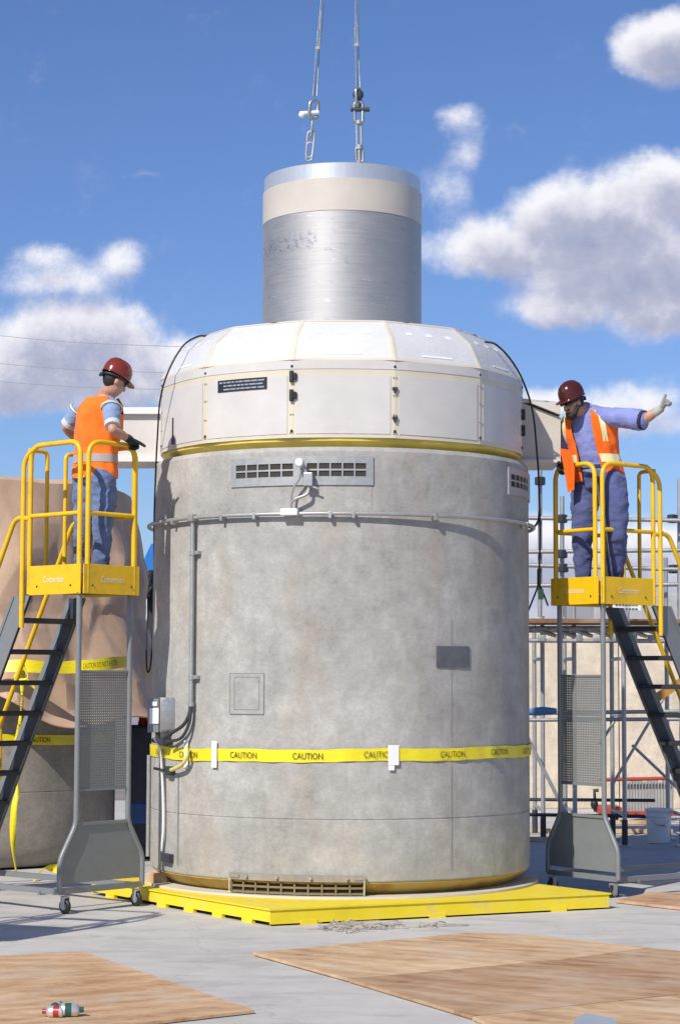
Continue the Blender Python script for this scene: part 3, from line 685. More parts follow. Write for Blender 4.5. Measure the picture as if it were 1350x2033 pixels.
# ================================================================= white hood on top of the cask
A0 = R_(-14.5)
hood = thing('transfer_hood', 'white many-sided hood with yellow bottom rim sitting on top of the concrete cask', 'hood', (0, 0, 3.745))
def hv(i, r, z): a = A0 + R_(30) * i; return cyl(a, z, r)
zb, zt, zr = 3.815, 4.45, 4.83; R1, R2 = 1.615, 1.30
b = MB(); b.lathe([(1.53, 3.7455), (1.54, 3.76), (1.585, 3.79), (1.585, 3.8145), (.72, 3.8148)], n=72, a0=A0 - pi / 2)
b.build('yellow_rim', M['rim_y'], hood)
def lerp(a, c, t): return V(a) * (1 - t) + V(c) * t
RW = [(R1, zb), (R1, zt)]; RR = [(R1 + .012, zt), (1.515, 4.665), (R2 + .01, zr)]
def hpt(i, prof, u, v, off=0):
    k = min(int(v * (len(prof) - 1)), len(prof) - 2); q = v * (len(prof) - 1) - k
    r = prof[k][0] * (1 - q) + prof[k + 1][0] * q; z = prof[k][1] * (1 - q) + prof[k + 1][1] * q
    dl = R_(30) * (u - .5); flat = cos(R_(15)) / cos(dl); r *= flat ** (.35 if prof is RW else .75)
    nz = (prof[k][0] - prof[k + 1][0]); nr = (prof[k + 1][1] - prof[k][1]); L = math.hypot(nz, nr)
    return cyl(A0 + R_(30) * (i + u), z + off * nz / L, r + off * nr / L)
def patch(i, prof, u0, u1, v0, v1, off, th, mb=None):
    mb = mb or MB(); n, m = max(2, int(round(8 * (u1 - u0)))), (1 if len(prof) == 2 else max(1, int(round(2 * (v1 - v0))) * 2 if v1 - v0 > .5 else 1)); vs = []
    for o_ in (off, off + th):
        for b_ in range(m + 1):
            for a_ in range(n + 1): vs.append(hpt(i, prof, u0 + (u1 - u0) * a_ / n, v0 + (v1 - v0) * b_ / m, o_))
    N = (n + 1) * (m + 1); fs = []
    for b_ in range(m):
        for a_ in range(n): p = b_ * (n + 1) + a_; q = [p, p + 1, p + n + 2, p + n + 1]; fs += [tuple(q)[::-1], tuple(x + N for x in q)]
    rim_ = [a_ for a_ in range(n)] + [b_ * (n + 1) + n for b_ in range(m)] + [m * (n + 1) + a_ for a_ in range(n, 0, -1)] + [b_ * (n + 1) for b_ in range(m, 0, -1)]
    for p, q in zip(rim_, rim_[1:] + rim_[:1]): fs.append((p, q, q + N, p + N))
    return mb.add(vs, fs)
for i in range(12):
    sp = patch(i, RW, 0, 1, 0, 1, -.02, .02).build('side_panel', M['cream'], hood, smooth=25)
    patch(i, RW, .045, .955, .05, .80, .001, .004).build('panel_sheet', M['shell'], sp, smooth=25)
    patch(i, RW, .0, 1., .885, 1.0, .001, .003).build('top_strip', M['shell'], sp, smooth=25)
    rp = patch(i, RR, 0, 1, 0, 1, -.015, .015).build('roof_panel', M['roof'], hood, smooth=25)
    b = MB()
    for (u0, u1, v0, v1) in ((0, .026, 0, 1), (.974, 1, 0, 1), (.03, .97, 0, .05), (.03, .97, .955, 1)): patch(i, RR, u0, u1, v0, v1, .001, .002, b)
    b.build('roof_edge_strip', M['cream'], rp)
    for k in range(4):
        u = .24 + .26 * k; u0, u1, v0, v1 = (u - .033, u + .033, .58, .67) if k < 3 else (.32, .68, .12, .16)
        patch(i, RR, u0, u1, v0, v1, .0015, .002).build('white_sticker', M['wtape'], rp)
    for u in (.012, .988):
        for v in (.06, .30, .55, .78): MB().ell(hpt(i, RW, u, v, .002), (.008, .008, .008), n=6).build('small_screw', M['gal'], sp)
b = MB(); b.lathe([(R2 + .0, zr), (.75, zr + .03), (.73, zr + .03)], n=12, a0=A0 - pi / 2); b.build('hood_top', M['roof'], hood)
for i in range(12):
    for (r, z) in ((R1, 4.40), (R1, 3.87), (R1 - .045, 4.52), (R2 + .02, 4.79)):
        MB().ell(hv(i, r, z), (.013, .013, .013), n=8).build('corner_bolt', M['black'], hood)
for (i, zs) in ((0, (4.33 - .015, 4.16)), (3, (4.16, 4.02))):
    for z in zs:
        c = hv(i, R1 + .005, z); b = MB(); a_ = A0 + R_(30) * i; b.bbox(c, (.03, .05, .095), .005, rz=a_); b.bbox(c + cyl(a_ + pi / 2, 0, .027), (.03, .04, .055), .005, rz=a_ + .25); b.build('latch', M['black'], hood)
for z in (4.22, 3.98): c = hv(1, R1 + .004, z); b = MB(); b.bbox(c, (.045, .03, .022), .005, rz=A0 + .5, ); b.bbox(c - V((0, 0, .02)), (.02, .035, .03), .005, rz=A0 + .5); b.build('small_catch', M['dgrey'], hood)
b = MB(); patch(-2, RW, .36, .372, .12, .42, .007, .008, b); patch(-2, RW, .355, .395, .06, .14, .007, .012, b); b.build('hanging_strap', M['dgrey'], hood)
sg = patch(-1, RW, .17, .74, .645, .80, .006, .005).build('black_sign', M['blacks'], hood)
q = [hpt(-1, RW, .17, .645, .0), hpt(-1, RW, .74, .645, .0), hpt(-1, RW, .74, .80, .0), hpt(-1, RW, .17, .80, .0)]
random.seed(4); b = MB()
for row in range(3):
    u = .04 if row == 0 else .13
    while u < (.93 if row == 0 else .86):
        wd = random.uniform(.04, .13); u2 = min(u + wd, .95)
        v0 = .72 - row * .29
        x = u
        while x < u2:
            f = lambda uu, vv: hpt(-1, RW, .17 + .57 * uu, .645 + .155 * vv, .0118)
            b.add([f(x, v0), f(x + .007, v0), f(x + .007, v0 + .12), f(x, v0 + .12)], [(0, 1, 2, 3)]); x += .0135
        u = u2 + .025
b.build('sign_print', M['inkw'], sg)
# door arms of the hood, left and right
b = MB(); L0 = P(318, 860, 17.9); 
def armbox(px0, px1, ya, yb, d, th=.5, ya2=None):
    a, c = P(px0, ya, d), P(px1, ya if ya2 is None else ya2, d); e, f2 = P(px1, yb, d), P(px0, yb, d); return MB().prism([a, c, e, f2], (0, th, 0))
la = armbox(212, 330, 822, 905, 17.75).build('side_arm', M['shell'], hood)
b = armbox(212, 330, 808, 821, 17.7, .6); b.build('arm_rail', M['white'], la); b = armbox(212, 330, 905, 916, 17.7, .6); b.build('arm_rail', M['white'], la)
ra = armbox(1030, 1113, 797, 912, 17.95, .6, ya2=829).build('side_arm', M['band'], hood)
armbox(1030, 1113, 790, 798, 17.9, .7, ya2=823).build('arm_rail', M['shell'], ra)
armbox(1030, 1113, 912, 918, 17.9, .7).build('arm_rail', M['shell'], ra)

# ================================================================= metal cylinder above
can = thing('metal_cylinder', 'shiny brushed metal cylinder with tan tape band standing up through the white hood', 'canister', (0, 0, 4.86))
RA = .708
MB().lathe([(RA - .02, 4.5), (RA, 4.5), (RA, 5.892), (RA - .01, 5.892)], n=128).build('metal_shell', M['alu'], can, smooth=30)
MB().lathe([(RA - .01, 5.893), (RA + .004, 5.8935), (RA + .004, 6.178), (RA - .01, 6.1785)], n=128).build('tan_band', M['band'], can, smooth=30)
MB().lathe([(RA - .012, 6.179), (RA - .008, 6.18), (RA - .008, 6.31), (RA - .014, 6.316), (RA - .05, 6.316), (RA - .05, 6.26), (0, 6.26)], n=128).build('polished_rim', M['polish'], can, smooth=30)

# ================================================================= lifting slings
def torus_link(mb, c, ax, long_, rr, R, r, up=(0, 0, 1)):
    """chain link: oval ring in the plane of ax and up"""
    c = V(c); U = V(up).normalized(); A = V(ax).normalized(); pts = []
    for k in range(20):
        a = 2 * pi * k / 20; pts.append(c + A * (cos(a) * R) + U * (sin(a) * R + (long_ / 2 - R) * (1 if sin(a) >= 0 else -1)))
    mb.tube(pts, rr, 8, closed=True)
def sling(label, low, mid, top, kind, d):
    low, mid, top = P(*low, d), P(*mid, d), P(*top, d); s = thing('lifting_sling', label, 'lifting sling', low, group='slings above the metal cylinder')
    u = (top - mid).normalized(); side = V((1, 0, 0)); k = V((0, 1, 0))
    ext = top + u * 3.2
    b = MB()
    for o_ in (-.022, .022): b.tube([mid + side * o_ * .8 + u * .05, lerp(mid, top, .45) + side * o_ * .6 + k * o_, top + k * o_ * 1.5, ext + k * o_], .0055, 6)
    b.tube([mid + u * .05 + k * .02, top + side * .03, ext], .0045, 6)
    b.build('wire_rope', M['steel'], s, smooth=60)
    sl_ = lerp(mid, top, .62); b = MB(); b.tube([sl_ - u * .075, sl_ + u * .075], .019, 10); b.tube([sl_ - u * .10, sl_ - u * .075], .026, 8); b.build('swaged_sleeve', M['polish'], s, smooth=40)
    v = (mid - low).normalized(); L = (mid - low).length
    if kind == 0:
        b = MB(); torus_link(b, low + v * L * .18, side, .17, .009, .028, 0, v); torus_link(b, low + v * L * .30, side, .24, .010, .032, 0, v); b.build('chain_link', M['gal'], s, smooth=60)
        b = MB(); torus_link(b, low + v * L * .55, k, .15, .009, .025, 0, v); b.build('chain_link', M['gal'], s, smooth=60)
        b = MB(); torus_link(b, low + v * L * .86, side + k * .5, .17, .016, .042, 0, v); b.build('shackle', M['steel'], s, smooth=60)
        b = MB(); b.tube([low + v * L * .80 - side * .12, low + v * L * .82 + side * .05], .020, 10); b.ell(low + v * L * .78 - side * .10, (.03, .024, .03)); b.build('shackle_pin', M['white'], s, smooth=60)
    else:
        b = MB(); b.tube([low, low + v * L * .22], .02, 10); torus_link(b, low + v * L * .12, side, .15, .010, .032, 0, v); b.build('end_fitting', M['steel'], s, smooth=50)
        b = MB()
        for o_ in (-.020, .020): b.tube([low + v * L * .20 + side * o_, low + v * L * .58 + side * o_], .011, 8)
        b.tube([low + v * L * .19, low + v * L * .25], .030, 10); b.tube([low + v * L * .55, low + v * L * .60], .030, 10); b.build('turnbuckle', M['gal'], s, smooth=50)
        b = MB(); torus_link(b, low + v * L * .72, side, .20, .015, .038, 0, v); torus_link(b, low + v * L * .93, k + side * .6, .17, .015, .040, 0, v); b.build('shackle', M['steel'], s, smooth=60)
        b = MB(); b.tube([low + v * L * .76 - side * .07, low + v * L * .76 + side * .10], .02, 10); b.ell(low + v * L * .97, (.05, .03, .05)); b.build('shackle_pin', M['dgrey'], s, smooth=60)
sling('left sling above the metal cylinder, ending in an oval chain link', (612.5, 322), (624, 200), (638, 0), 0, 17.9)
sling('right sling above the metal cylinder, ending in a silver turnbuckle', (714, 322), (711, 183), (706, 0), 1, 17.9)

# ================================================================= black cables draped off the hood
def cable(label, pts, r=.012, extra=None):
    b = MB(); b.tube(spline([P(*p) for p in pts], 8), r, 8)
    if extra:
        for e in extra: b.tube(spline([P(*p) for p in e[0]], 6), e[1], 8)
    o = b.build('black_cable', M['black'], None, smooth=60); tag(o, label, 'cable'); return origin(o, P(*pts[-1]))
cable('black cable arching off the left side of the white hood beside the cask', [(414, 667, 17.35), (392, 668, 17.3), (362, 688, 17.15), (333, 740, 17.1), (318, 795, 17.2), (313, 860, 17.35), (309, 940, 17.5), (306, 1040, 17.6), (306, 1150, 17.7), (303, 1260, 17.8), (299, 1320, 17.8), (294, 1335, 17.8), (291, 1318, 17.8), (291, 1260, 17.85), (295, 1200, 17.9)], .008)
cable('black cable arching off the right of the white hood, splitting at its lower end', [(962, 678, 17.2), (985, 684, 17.2), (1015, 715, 17.25), (1040, 760, 17.4), (1058, 820, 17.6), (1066, 900, 17.65), (1070, 960, 17.65), (1072, 1060, 17.65), (1070, 1160, 17.65)], .009,
      [([(1070, 1130, 17.65), (1070, 1150, 17.65), (1070, 1165, 17.65)], .017), ([(1070, 1160, 17.65), (1058, 1190, 17.7), (1048, 1215, 17.8)], .008), ([(1070, 1160, 17.65), (1080, 1182, 17.6), (1088, 1203, 17.6)], .008), ([(1072, 1010, 17.65), (1068, 1035, 17.7), (1058, 1047, 17.75), (1046, 1046, 17.8)], .010)])
o = MB().bbox(P(1074, 1180, 17.6), (.045, .02, .09), .004).build('green_tag', worn('green_tag', (.12, .25, .10), .6), None); origin(o, P(1074, 1190, 17.6)); tag(o, 'small green tag hanging where the right black cable splits', 'tag')

# ================================================================= yellow pallet under the cask
pc, pr_, pl_ = G(535, 1841), G(1214, 1806), G(178, 1777)
pr2 = pr_; far_ = pr_ + (pl_ - pc) * 1.0
pal = thing('yellow_pallet', 'low yellow steel pallet on the concrete under the big grey cask', 'pallet', pc)
for nm, q in (('x', 0),):
    b = MB(); b.prism([V((p.x, p.y, .118)) for p in (pc, pr_, far_, pl_)], (0, 0, .012)); b.build('top_plate', M['yellow_p'], pal)
cen = (pc + far_) / 2
def inset(p, k): return V((p.x + (cen.x - p.x) * k, p.y + (cen.y - p.y) * k, 0))
q = [inset(p, .008) for p in (pc, pr_, far_, pl_)]
for a, c in zip(q, q[1:] + q[:1]):
    u = (c - a).normalized(); b = MB(); b.bar(V((a.x, a.y, .075)) + u * .005, V((c.x, c.y, .075)) - u * .005, .085, .012, up=(0, 0, 1)); b.v = b.v
    n = V((0, 0, 0)); b = MB(); w_ = V((-u.y, u.x, 0)) * .012
    zl = .030 if a is q[3] else .014
    b.prism([V((a.x, a.y, zl)), V((c.x, c.y, zl)), V((c.x, c.y, .1175)), V((a.x, a.y, .1175))], w_); b.build('side_beam', M['yellow_p'], pal)
    L = (c - a).length; k = .25
    while k < L:
        b = MB(); p = a + u * k; b.prism([V((p.x, p.y, 0)) - w_ * .4, V((p.x, p.y, 0)) + u * .14 - w_ * .4, V((p.x, p.y, .035)) + u * .14 - w_ * .4, V((p.x, p.y, .035)) - w_ * .4], w_ * 3); b.build('foot_block', M['yellow_p'], pal); k += (.42 if a is q[-1] or a is q[3] else 1.1)
o = MB().lathe([(0, .131), (1.72, .131), (1.72, .1495), (0, .1495)], n=96).build('round_mat', worn('pale_mat', (.62, .56, .46), .8, 0, .1, 3, .2), None); origin(o, (0, 0, .131)); tag(o, 'thin pale round mat between the yellow pallet and the grey cask', 'mat')
o = MB().bbox(G(312, 1757, .13) + V((0, 0, .05)), (.13, .12, .10), .01, rz=.5).build('wood_block', M['ply1'], None); origin(o, G(312, 1757, .13)); tag(o, 'small wooden block on the left edge of the yellow pallet', 'block')
# ================================================================= rolling ladders
LW, LL, ZD = .61, .69, 2.60          # deck width, deck length, deck height
def make_ladder(label):
    t = thing('rolling_ladder', label, 'rolling ladder', (0, 0, 0), group='rolling platform ladders')
    hw, hl = LW / 2, LL / 2; Y = M['yellow']; GR = M['grey']; zk0, zk1, zr, zm = 2.545, 2.785, 3.785, 3.20
    MB().bbox((0, 0, 2.583), (LW - .03, LL - .03, .034), .004).build('deck', M['dgrey'], t)
    def kick(c, d, rz, txt):
        o = MB().bbox(c, d, .003).build('kick_plate', Y, t)
        if txt:
            vs, fs = text_geo('Cotterman', .05, .25); n = V((sin(rz), -cos(rz), 0)); u = V((cos(rz), sin(rz), 0))
            MB().add([V(c) + n * .0095 + u * x + V((0, 0, y + .005)) for x, y in vs], fs).build('maker_lettering', mat_lab, o, fix=False)
        n = V((sin(rz), -cos(rz), 0)); u = V((cos(rz), sin(rz), 0))
        for x in (-.2, .2): MB().ell(V(c) + n * .008 + u * x * (1.05) + V((0, 0, -.05)), (.009, .009, .009), n=8).build('plate_bolt', M['dgrey'], o)
    kick((0, -hl, 2.665), (LW - .01, .012, .24), 0, True)
    kick((-hw, 0.01, 2.665), (.012, LL - .03, .24), -pi / 2, True)
    kick((hw, 0.01, 2.665), (.012, LL - .03, .24), pi / 2, True)
    r = .021
    def loop(a, c, posts=True):
        a, c = V(a), V(c); up = V((0, 0, 1)); z = lambda p, h: V((p.x, p.y, h))
        o = MB().tube(rounded([z(a, zk0 + .01), z(a, zr), z(c, zr), z(c, zk0 + .01)], .13, 7), r, 12).build('guard_rail', Y, t, smooth=60)
        MB().tube([z(a, zm), z(c, zm)], r * .9, 10).build('middle_rail', Y, o, smooth=60)
    e = .055; loop((-hw + e, -hl - .0 + .0, 0), (hw - .01, -hl, 0)) if 0 else loop((-hw + e, -hl + .012, 0), (hw - e, -hl + .012, 0))
    for s in (-1, 1):
        loop((s * (hw - .006), -hl + e, 0), (s * (hw - .006), hl - .01, 0))
        # half gate across the open end
        x0, x1 = s * (hw - .01), s * .10
        g_ = MB().tube(rounded([(x0, hl + .02, zr - .03), (x1, hl + .02, zr - .03), (x1, hl + .02, zk0 + .1)], .05, 4), r * .85, 10).build('gate_rail', Y, t, smooth=60)
        # stair handrail and its post
        sl = math.tan(R_(62)); y0 = hl + .11; L = 1.95
        MB().tube(rounded([(s * hw, hl - .01, 3.18), (s * (hw + .01), y0 + .05, 3.20), (s * (hw + .01), y0 + .05 + L, 3.20 - L * sl + .08), (s * (hw + .01), y0 + L - .05, 3.20 - L * sl - .35)], .22, 6), r, 12).build('hand_rail', Y, t, smooth=60)
        hp = MB(); hp.tube(rounded([(s * (hw + .012), y0 - .05, 2.28), (s * (hw + .012), y0 - .05, zr - .1), (s * (hw - .006), hl - .1, zr)], .16, 6), r, 12)
        hp.build('rail_post', Y, t, smooth=60); MB().tube([(s * (hw + .012), y0 + 1.0, 3.2 - .95 * sl), (s * (hw + .012), y0 + 1.0, 3.2 - .95 * sl - .9)], r * .9, 10).build('rail_post', Y, t, smooth=60)
        # stringer
        yA, yB = hl - .01, hl + 2.53 / sl; k = .20
        MB().prism([(s * (hw - .02), yA, 2.545), (s * (hw - .02), yA + k, 2.545), (s * (hw - .02), yB + k, .0 + .06), (s * (hw - .02), yB, .0 + .06)], (s * .016, 0, 0)).build('stringer', GR, t)
        MB().prism([(s * (hw - .022), yA - .004, 2.54), (s * (hw - .022), yA + .125, 2.54), (s * (hw - .022), yB + .125, .07), (s * (hw - .022), yB - .004, .07)], (-s * .012, 0, 0)).build('shade_strip', M['dgrey'], t)  # dark strip standing in for shade on the stringer's inner face
        fl = MB()
        for dd in (0, k): fl.bar((s * (hw + .001), yA + dd, 2.54), (s * (hw + .001), yB + dd, .07), .028, .006, up=(1, 0, 0))
        fl.build('stringer_flange', GR, t)
    sl = math.tan(R_(62))
    for i in range(1, 10):
        z = 2.60 - .26 * i; y = hl + .10 + (2.6 - z) / sl - .06
        b = MB(); b.bbox((0, y, z), (LW - .05, .19, .035), .004); 
        for j in range(7): b.box((0, y - .08 + j * .027, z + .02), (LW - .08, .006, .008))
        b.build('tread', M['dgrey'], t)
    # the dark strips on the stringers paint in the shade between the steps
    # front legs, lower plate, grille
    yl = -hl + .075; zf = .42; fw_ = .44
    for s in (-1, 1):
        MB().tube(rounded([(s * (hw - .03), yl, 2.56), (s * (hw - .03), yl, .70), (s * fw_, yl, zf), (s * fw_, yl, .17)], .06, 4), .0225, 10).build('leg', GR, t, smooth=60)
        MB().bar((s * (fw_ - .05), yl + .02, .17), (s * (fw_ - .05), hl + 2.5 / sl, .15), .045, .045).build('base_rail', GR, t)
        for (x, y) in ((s * (fw_ - .06), yl), (s * (fw_ - .06), hl + 1.5)):
            cw = MB(); cw.box((x, y, .135), (.05, .05, .012)); cw.box((x - .026, y, .095), (.005, .045, .09)); cw.box((x + .026, y, .095), (.005, .045, .09)); cs = cw.build('caster', M['gal'], t)
            MB().lathe([(.012, -.018), (.052, -.018), (.06, -.010), (.06, .010), (.052, .018), (.012, .018)], (x, y, .061), 24, M=Matrix.Rotation(pi / 2, 3, 'Y')).build('wheel', M['black'], cs, smooth=40)
            MB().lathe([(0, -.021), (.03, -.021), (.03, .021), (0, .021)], (x, y, .061), 16, M=Matrix.Rotation(pi / 2, 3, 'Y')).build('hub', M['gal'], cs, smooth=40)
    MB().bar((-fw_, yl, .178), (fw_, yl, .178), .03, .045).build('base_bar', GR, t)
    MB().bar((-fw_ + .02, yl + .28, .15), (fw_ - .02, yl + .28, .15), .03, .035).build('base_bar', GR, t)
    MB().prism([(-fw_ + .015, yl + .004, .235), (fw_ - .015, yl + .004, .235), (fw_ - .015, yl + .004, zf), (hw - .04, yl + .004, .70), (-hw + .04, yl + .004, .70), (-fw_ + .015, yl + .004, zf)], (0, -.004, 0)).build('lower_plate', GR, t)
    MB().bar((-hw + .04, yl, .70), (hw - .04, yl, .70), .025, .025).build('plate_edge', GR, t)
    MB().add([(-hw + .035, yl, .97), (hw - .035, yl, .97), (hw - .035, yl, 1.92), (-hw + .035, yl, 1.92)], [(0, 1, 2, 3)]).build('perforated_panel', M['perf'], t, fix=False)
    for z in (.97, 1.92): MB().bar((-hw + .04, yl, z), (hw - .04, yl, z), .018, .018).build('panel_edge', GR, t)
    MB().box((0, -hl + .03, 2.553), (LW - .04, .03, .02)).build('deck_beam', M['dgrey'], t)
    return t
mat_lab = mat('pale_lettering', col=(.80, .74, .60), rough=.6)
def stiles(p): return Matrix
lad = make_ladder('yellow railed rolling ladder on the left of the cask, with the man in the bright helmet')
lad['label'] = 'yellow rolling ladder left of the big cask, its steps descending to the left'
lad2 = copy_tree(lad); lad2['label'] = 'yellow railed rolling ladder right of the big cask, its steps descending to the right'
lad.location = (-2.125, -1.150, 0); lad.rotation_euler.z = R_(48)
lad2.location = (2.335, .20, -.02); lad2.rotation_euler.z = R_(-53)
shadow_lad = copy_tree(lad); shadow_lad['label'] = 'added third yellow rolling ladder, unseen at the front left, casting shadows into view'
shadow_lad.location = (-4.15, -5.35, 0); shadow_lad.rotation_euler.z = R_(70)  # added outside the view for the shadows it throws on the ground

# ================================================================= second cask under a tarpaulin, left behind
X2, Y2 = -3.97, 3.35
c2 = thing('storage_cask', 'brown stained concrete cask half covered by a tan tarpaulin behind the left ladder', 'cask', (X2, Y2, 0))
MB().lathe([(1.5, .02), (1.58, .10), (1.62, .22), (1.62, .742), (1.616, .746), (1.616, .752), (1.62, .756), (1.62, 3.70), (0, 3.72)], (X2, Y2, 0), n=96).build('concrete_body', M['conc2'], c2, smooth=40)
def cy2(th, z, r=1.62): return V((X2 + r * sin(th), Y2 - r * cos(th), z))
tp = thing('caution_tape', 'yellow caution tape low round the brown concrete cask behind the left rolling ladder', 'tape', (X2, Y2, 1.2), group='caution tape round casks')
vs = []
for i in range(61):
    th = R_(-70) + R_(170) * i / 60; vs += [cy2(th, 1.21 + .01 * sin(th * 5), 1.628), cy2(th, 1.31 + .01 * sin(th * 5), 1.628)]
MB().add(vs, [(2 * i, 2 * i + 2, 2 * i + 3, 2 * i + 1) for i in range(60)]).build('tape_band', M['tape'], tp, smooth=60, fix=False)
for a in (-5, 17, 39, 61):
    tv, tf_ = text_geo('CAUTION', .05, .24); a = R_(a); MB().add([cy2(a + x / 1.62, 1.26 + .01 * sin(a * 5) + y, 1.633) for x, y in tv], tf_).build('lettering', M['ink'], tp, fix=False)
# tarpaulin: draped sheet over the cask, folds made with noise on a lathe-like grid
def crease(x, y, sd):
    """piecewise-linear random height over a triangle grid: flat facets meeting in sharp folds"""
    x += y * .5; ix, iy = math.floor(x), math.floor(y); fx, fy = x - ix, y - iy
    h = lambda i, j: noise.cell(V((i + .5, j + .5, sd * 7.5)))
    if fx > fy: return h(ix, iy) * (1 - fx) + h(ix + 1, iy) * (fx - fy) + h(ix + 1, iy + 1) * fy
    return h(ix, iy) * (1 - fy) + h(ix, iy + 1) * (fy - fx) + h(ix + 1, iy + 1) * fx
def tarp():
    n, m = 420, 170; vs = []
    for j in range(m + 1):
        v = j / m
        for i in range(n):
            th = 2 * pi * i / n - pi; low = 1.50 + .16 * sin(th * 3 + 1) + .12 * sin(th * 7)
            if j < 26: q = j / 26; r = 1.66 * q; z = 3.80 + .03 * sin(th * 2) * q
            else:
                q = (j - 26) / (m - 26); z = 3.78 - q * (3.78 - low); r = 1.68 + .10 * q + .20 * (q ** 1.5)
            p = V((sin(th) * 1.6, -cos(th) * 1.6, z * .8)); f = max(0, (j - 20) / (m - 20)); w0 = noise.noise(p * .8) * 1.2
            sx = th * 1.65 + w0 * .12
            d = .12 * crease(sx / .62 + z * .35, z / 1.15, 1) + .075 * crease(sx / .30 - z * .5, z / .50, 2) + .034 * crease(sx / .17 + z * 1.3, z / .26, 3)
            d = d * min(1, f * 2.5 + .15) + .16 * max(0, q if j >= 26 else 0) ** 6 * max(0, sin(th))
            rr = r + max(d + .045, -.045)
            vs.append(V((X2 + rr * sin(th), Y2 - rr * cos(th), z + noise.noise(p * 1.7) * .04)))
    fs = [(j * n + i, j * n + (i + 1) % n, (j + 1) * n + (i + 1) % n, (j + 1) * n + i) for j in range(m) for i in range(n)]
    return MB().add(vs, fs)
o = tarp().build('tarpaulin', M['tarp'], None, smooth=12); so_ = o.modifiers.new('thick', 'SOLIDIFY'); so_.thickness = .006
origin(o, (X2, Y2, 1.7)); tag(o, 'wrinkled tan tarpaulin draped over the cask behind the left rolling ladder', 'tarpaulin')
# yellow band round the tarpaulin and the loose end hanging down
def strip(pts, w_, wdir=None, seg=8, t=.0):
    c = spline(pts, seg); b = MB(); vs = []
    for i, p in enumerate(c):
        a = c[max(0, i - 1)]; e = c[min(len(c) - 1, i + 1)]; d = (e - a).normalized(); s_ = V(wdir) if wdir else d.cross(V((0, 1, 0))).normalized()
        k_ = w_ / 2 * (1 if wdir else .62 + .38 * sin(i * .23 + 1)); s_ = (s_ + V((0, .5 * sin(i * .31), 0))).normalized(); vs += [p - s_ * k_, p + s_ * k_]
    b.add(vs, [(2 * i, 2 * i + 2, 2 * i + 3, 2 * i + 1) for i in range(len(c) - 1)]); return b, c
dT = 19.25
b, c = strip([P(-30, 1330, dT), P(30, 1322, dT), P(110, 1326, dT), P(175, 1322, dT + .1), P(230, 1316, dT + .35), P(258, 1314, dT + .6)], .12, (0, 0, 1))
o = b.build('caution_tape', M['tape'], None, smooth=60, fix=False); origin(o, P(30, 1335, dT)); tag(o, 'yellow tape tied round the lower edge of the tan tarpaulin', 'tape')
vs, fs = text_geo('CAUTION DO NOT ENTER', .05, .42); WMx = o
p0, p1 = P(168, 1323, dT + .02), P(232, 1316, dT + .30); u = (p1 - p0) / (p1 - p0).length
b = MB().add([lerp(p0, p1, .5) + u * x + V((0, 0, y)) + V((0, -.03, 0)) for x, y in vs], fs); me_o = b.build('lettering', M['ink'], None, fix=False)
me_o.data.transform(Matrix.Translation(-o.location)); me_o.parent = o
dH = 18.9
b, c = strip([P(42, 1318, dH), P(44, 1350, dH - .02), P(42, 1400, dH), P(38, 1450, dH), P(33, 1490, dH + .02), P(30, 1520, dH), P(35, 1565, dH), P(27, 1610, dH - .03), P(26, 1680, dH), P(32, 1732, dH + .1)], .068, None)
o = b.build('caution_tape', M['tape'], None, smooth=60, fix=False); so_ = o.modifiers.new('thick', 'SOLIDIFY'); so_.thickness = .002
base = P(32, 1735, dH); origin(o, base); tag(o, 'loose end of yellow caution tape hanging down in front of the tarpaulined cask', 'tape')
for (ya, yb) in ((1372, 1412), (1425, 1478), (1610, 1660)):
    vs, fs = text_geo('CAUTION', .045, .17)
    a_, e_ = P(43 - (ya - 1372) * .07, (ya + yb) / 2, dH - .012), None
    k = MB().add([a_ + V((y, -.004, -x)) for x, y in vs], fs).build('lettering', M['ink'], None, fix=False); k.data.transform(Matrix.Translation(-o.location)); k.parent = o
b, c = strip([P(30, 1348, dH - .03), P(44, 1326, dH - .05), P(55, 1345, dH - .05), P(40, 1352, dH - .04), P(52, 1352, dH), P(68, 1366, dH), P(82, 1388, dH)], .05, None)
o = b.build('tape_knot', M['tape'], None, smooth=60, fix=False); so_ = o.modifiers.new('thick', 'SOLIDIFY'); so_.thickness = .002; origin(o, P(50, 1350, dH)); tag(o, 'knotted yellow tape loop on the tarpaulin behind the left ladder steps', 'tape')
b, c = strip([G(68, 1752) + V((0, 0, .01)), G(88, 1745) + V((0, 0, .10)), G(112, 1742) + V((0, 0, .08)), G(140, 1745) + V((0, 0, .01))], .12, (.3, .7, .2))
o = b.build('caution_tape', M['tape'], None, smooth=60, fix=False); origin(o, G(100, 1750)); tag(o, 'yellow caution tape curl lying on the ground by the left ladder foot', 'tape')

# blue barrel, beacon and machine glimpsed between the ladder and the cask
D3 = 20.5; pB = G(285, 1703); 
dk = -CAMY + pB.y
b = thing('navy_container', 'dark navy upright container glimpsed between the left ladder and the cask', 'container', pB)
kx = P(285, 1540, dk).x; hz = P(285, 1440, dk).z
MB().bbox((pB.x, pB.y, hz * .5), (.34, .34, hz), .03).build('container_body', M['navy'], b)
MB().bbox((pB.x, pB.y, hz * .34), (.36, .36, .22), .02).build('blue_panel', worn('mid_blue_panel', (.01, .07, .25), .4), b)
MB().bbox((pB.x, pB.y, .03), (.38, .38, .04), .01).build('container_foot', M['black'], b)
p = P(283, 1438, dk); o = MB().lathe([(0, 0), (.055, 0), (.055, .03), (.045, .05), (.045, .09), (.02, .115), (0, .12)], (pB.x - .02, pB.y, hz), 20).build('red_beacon', worn('red_plastic', (.5, .04, .02), .3), None, smooth=40); origin(o, (pB.x - .02, pB.y, hz)); tag(o, 'small red beacon lamp on the dark navy container', 'beacon')
dM = 24.0
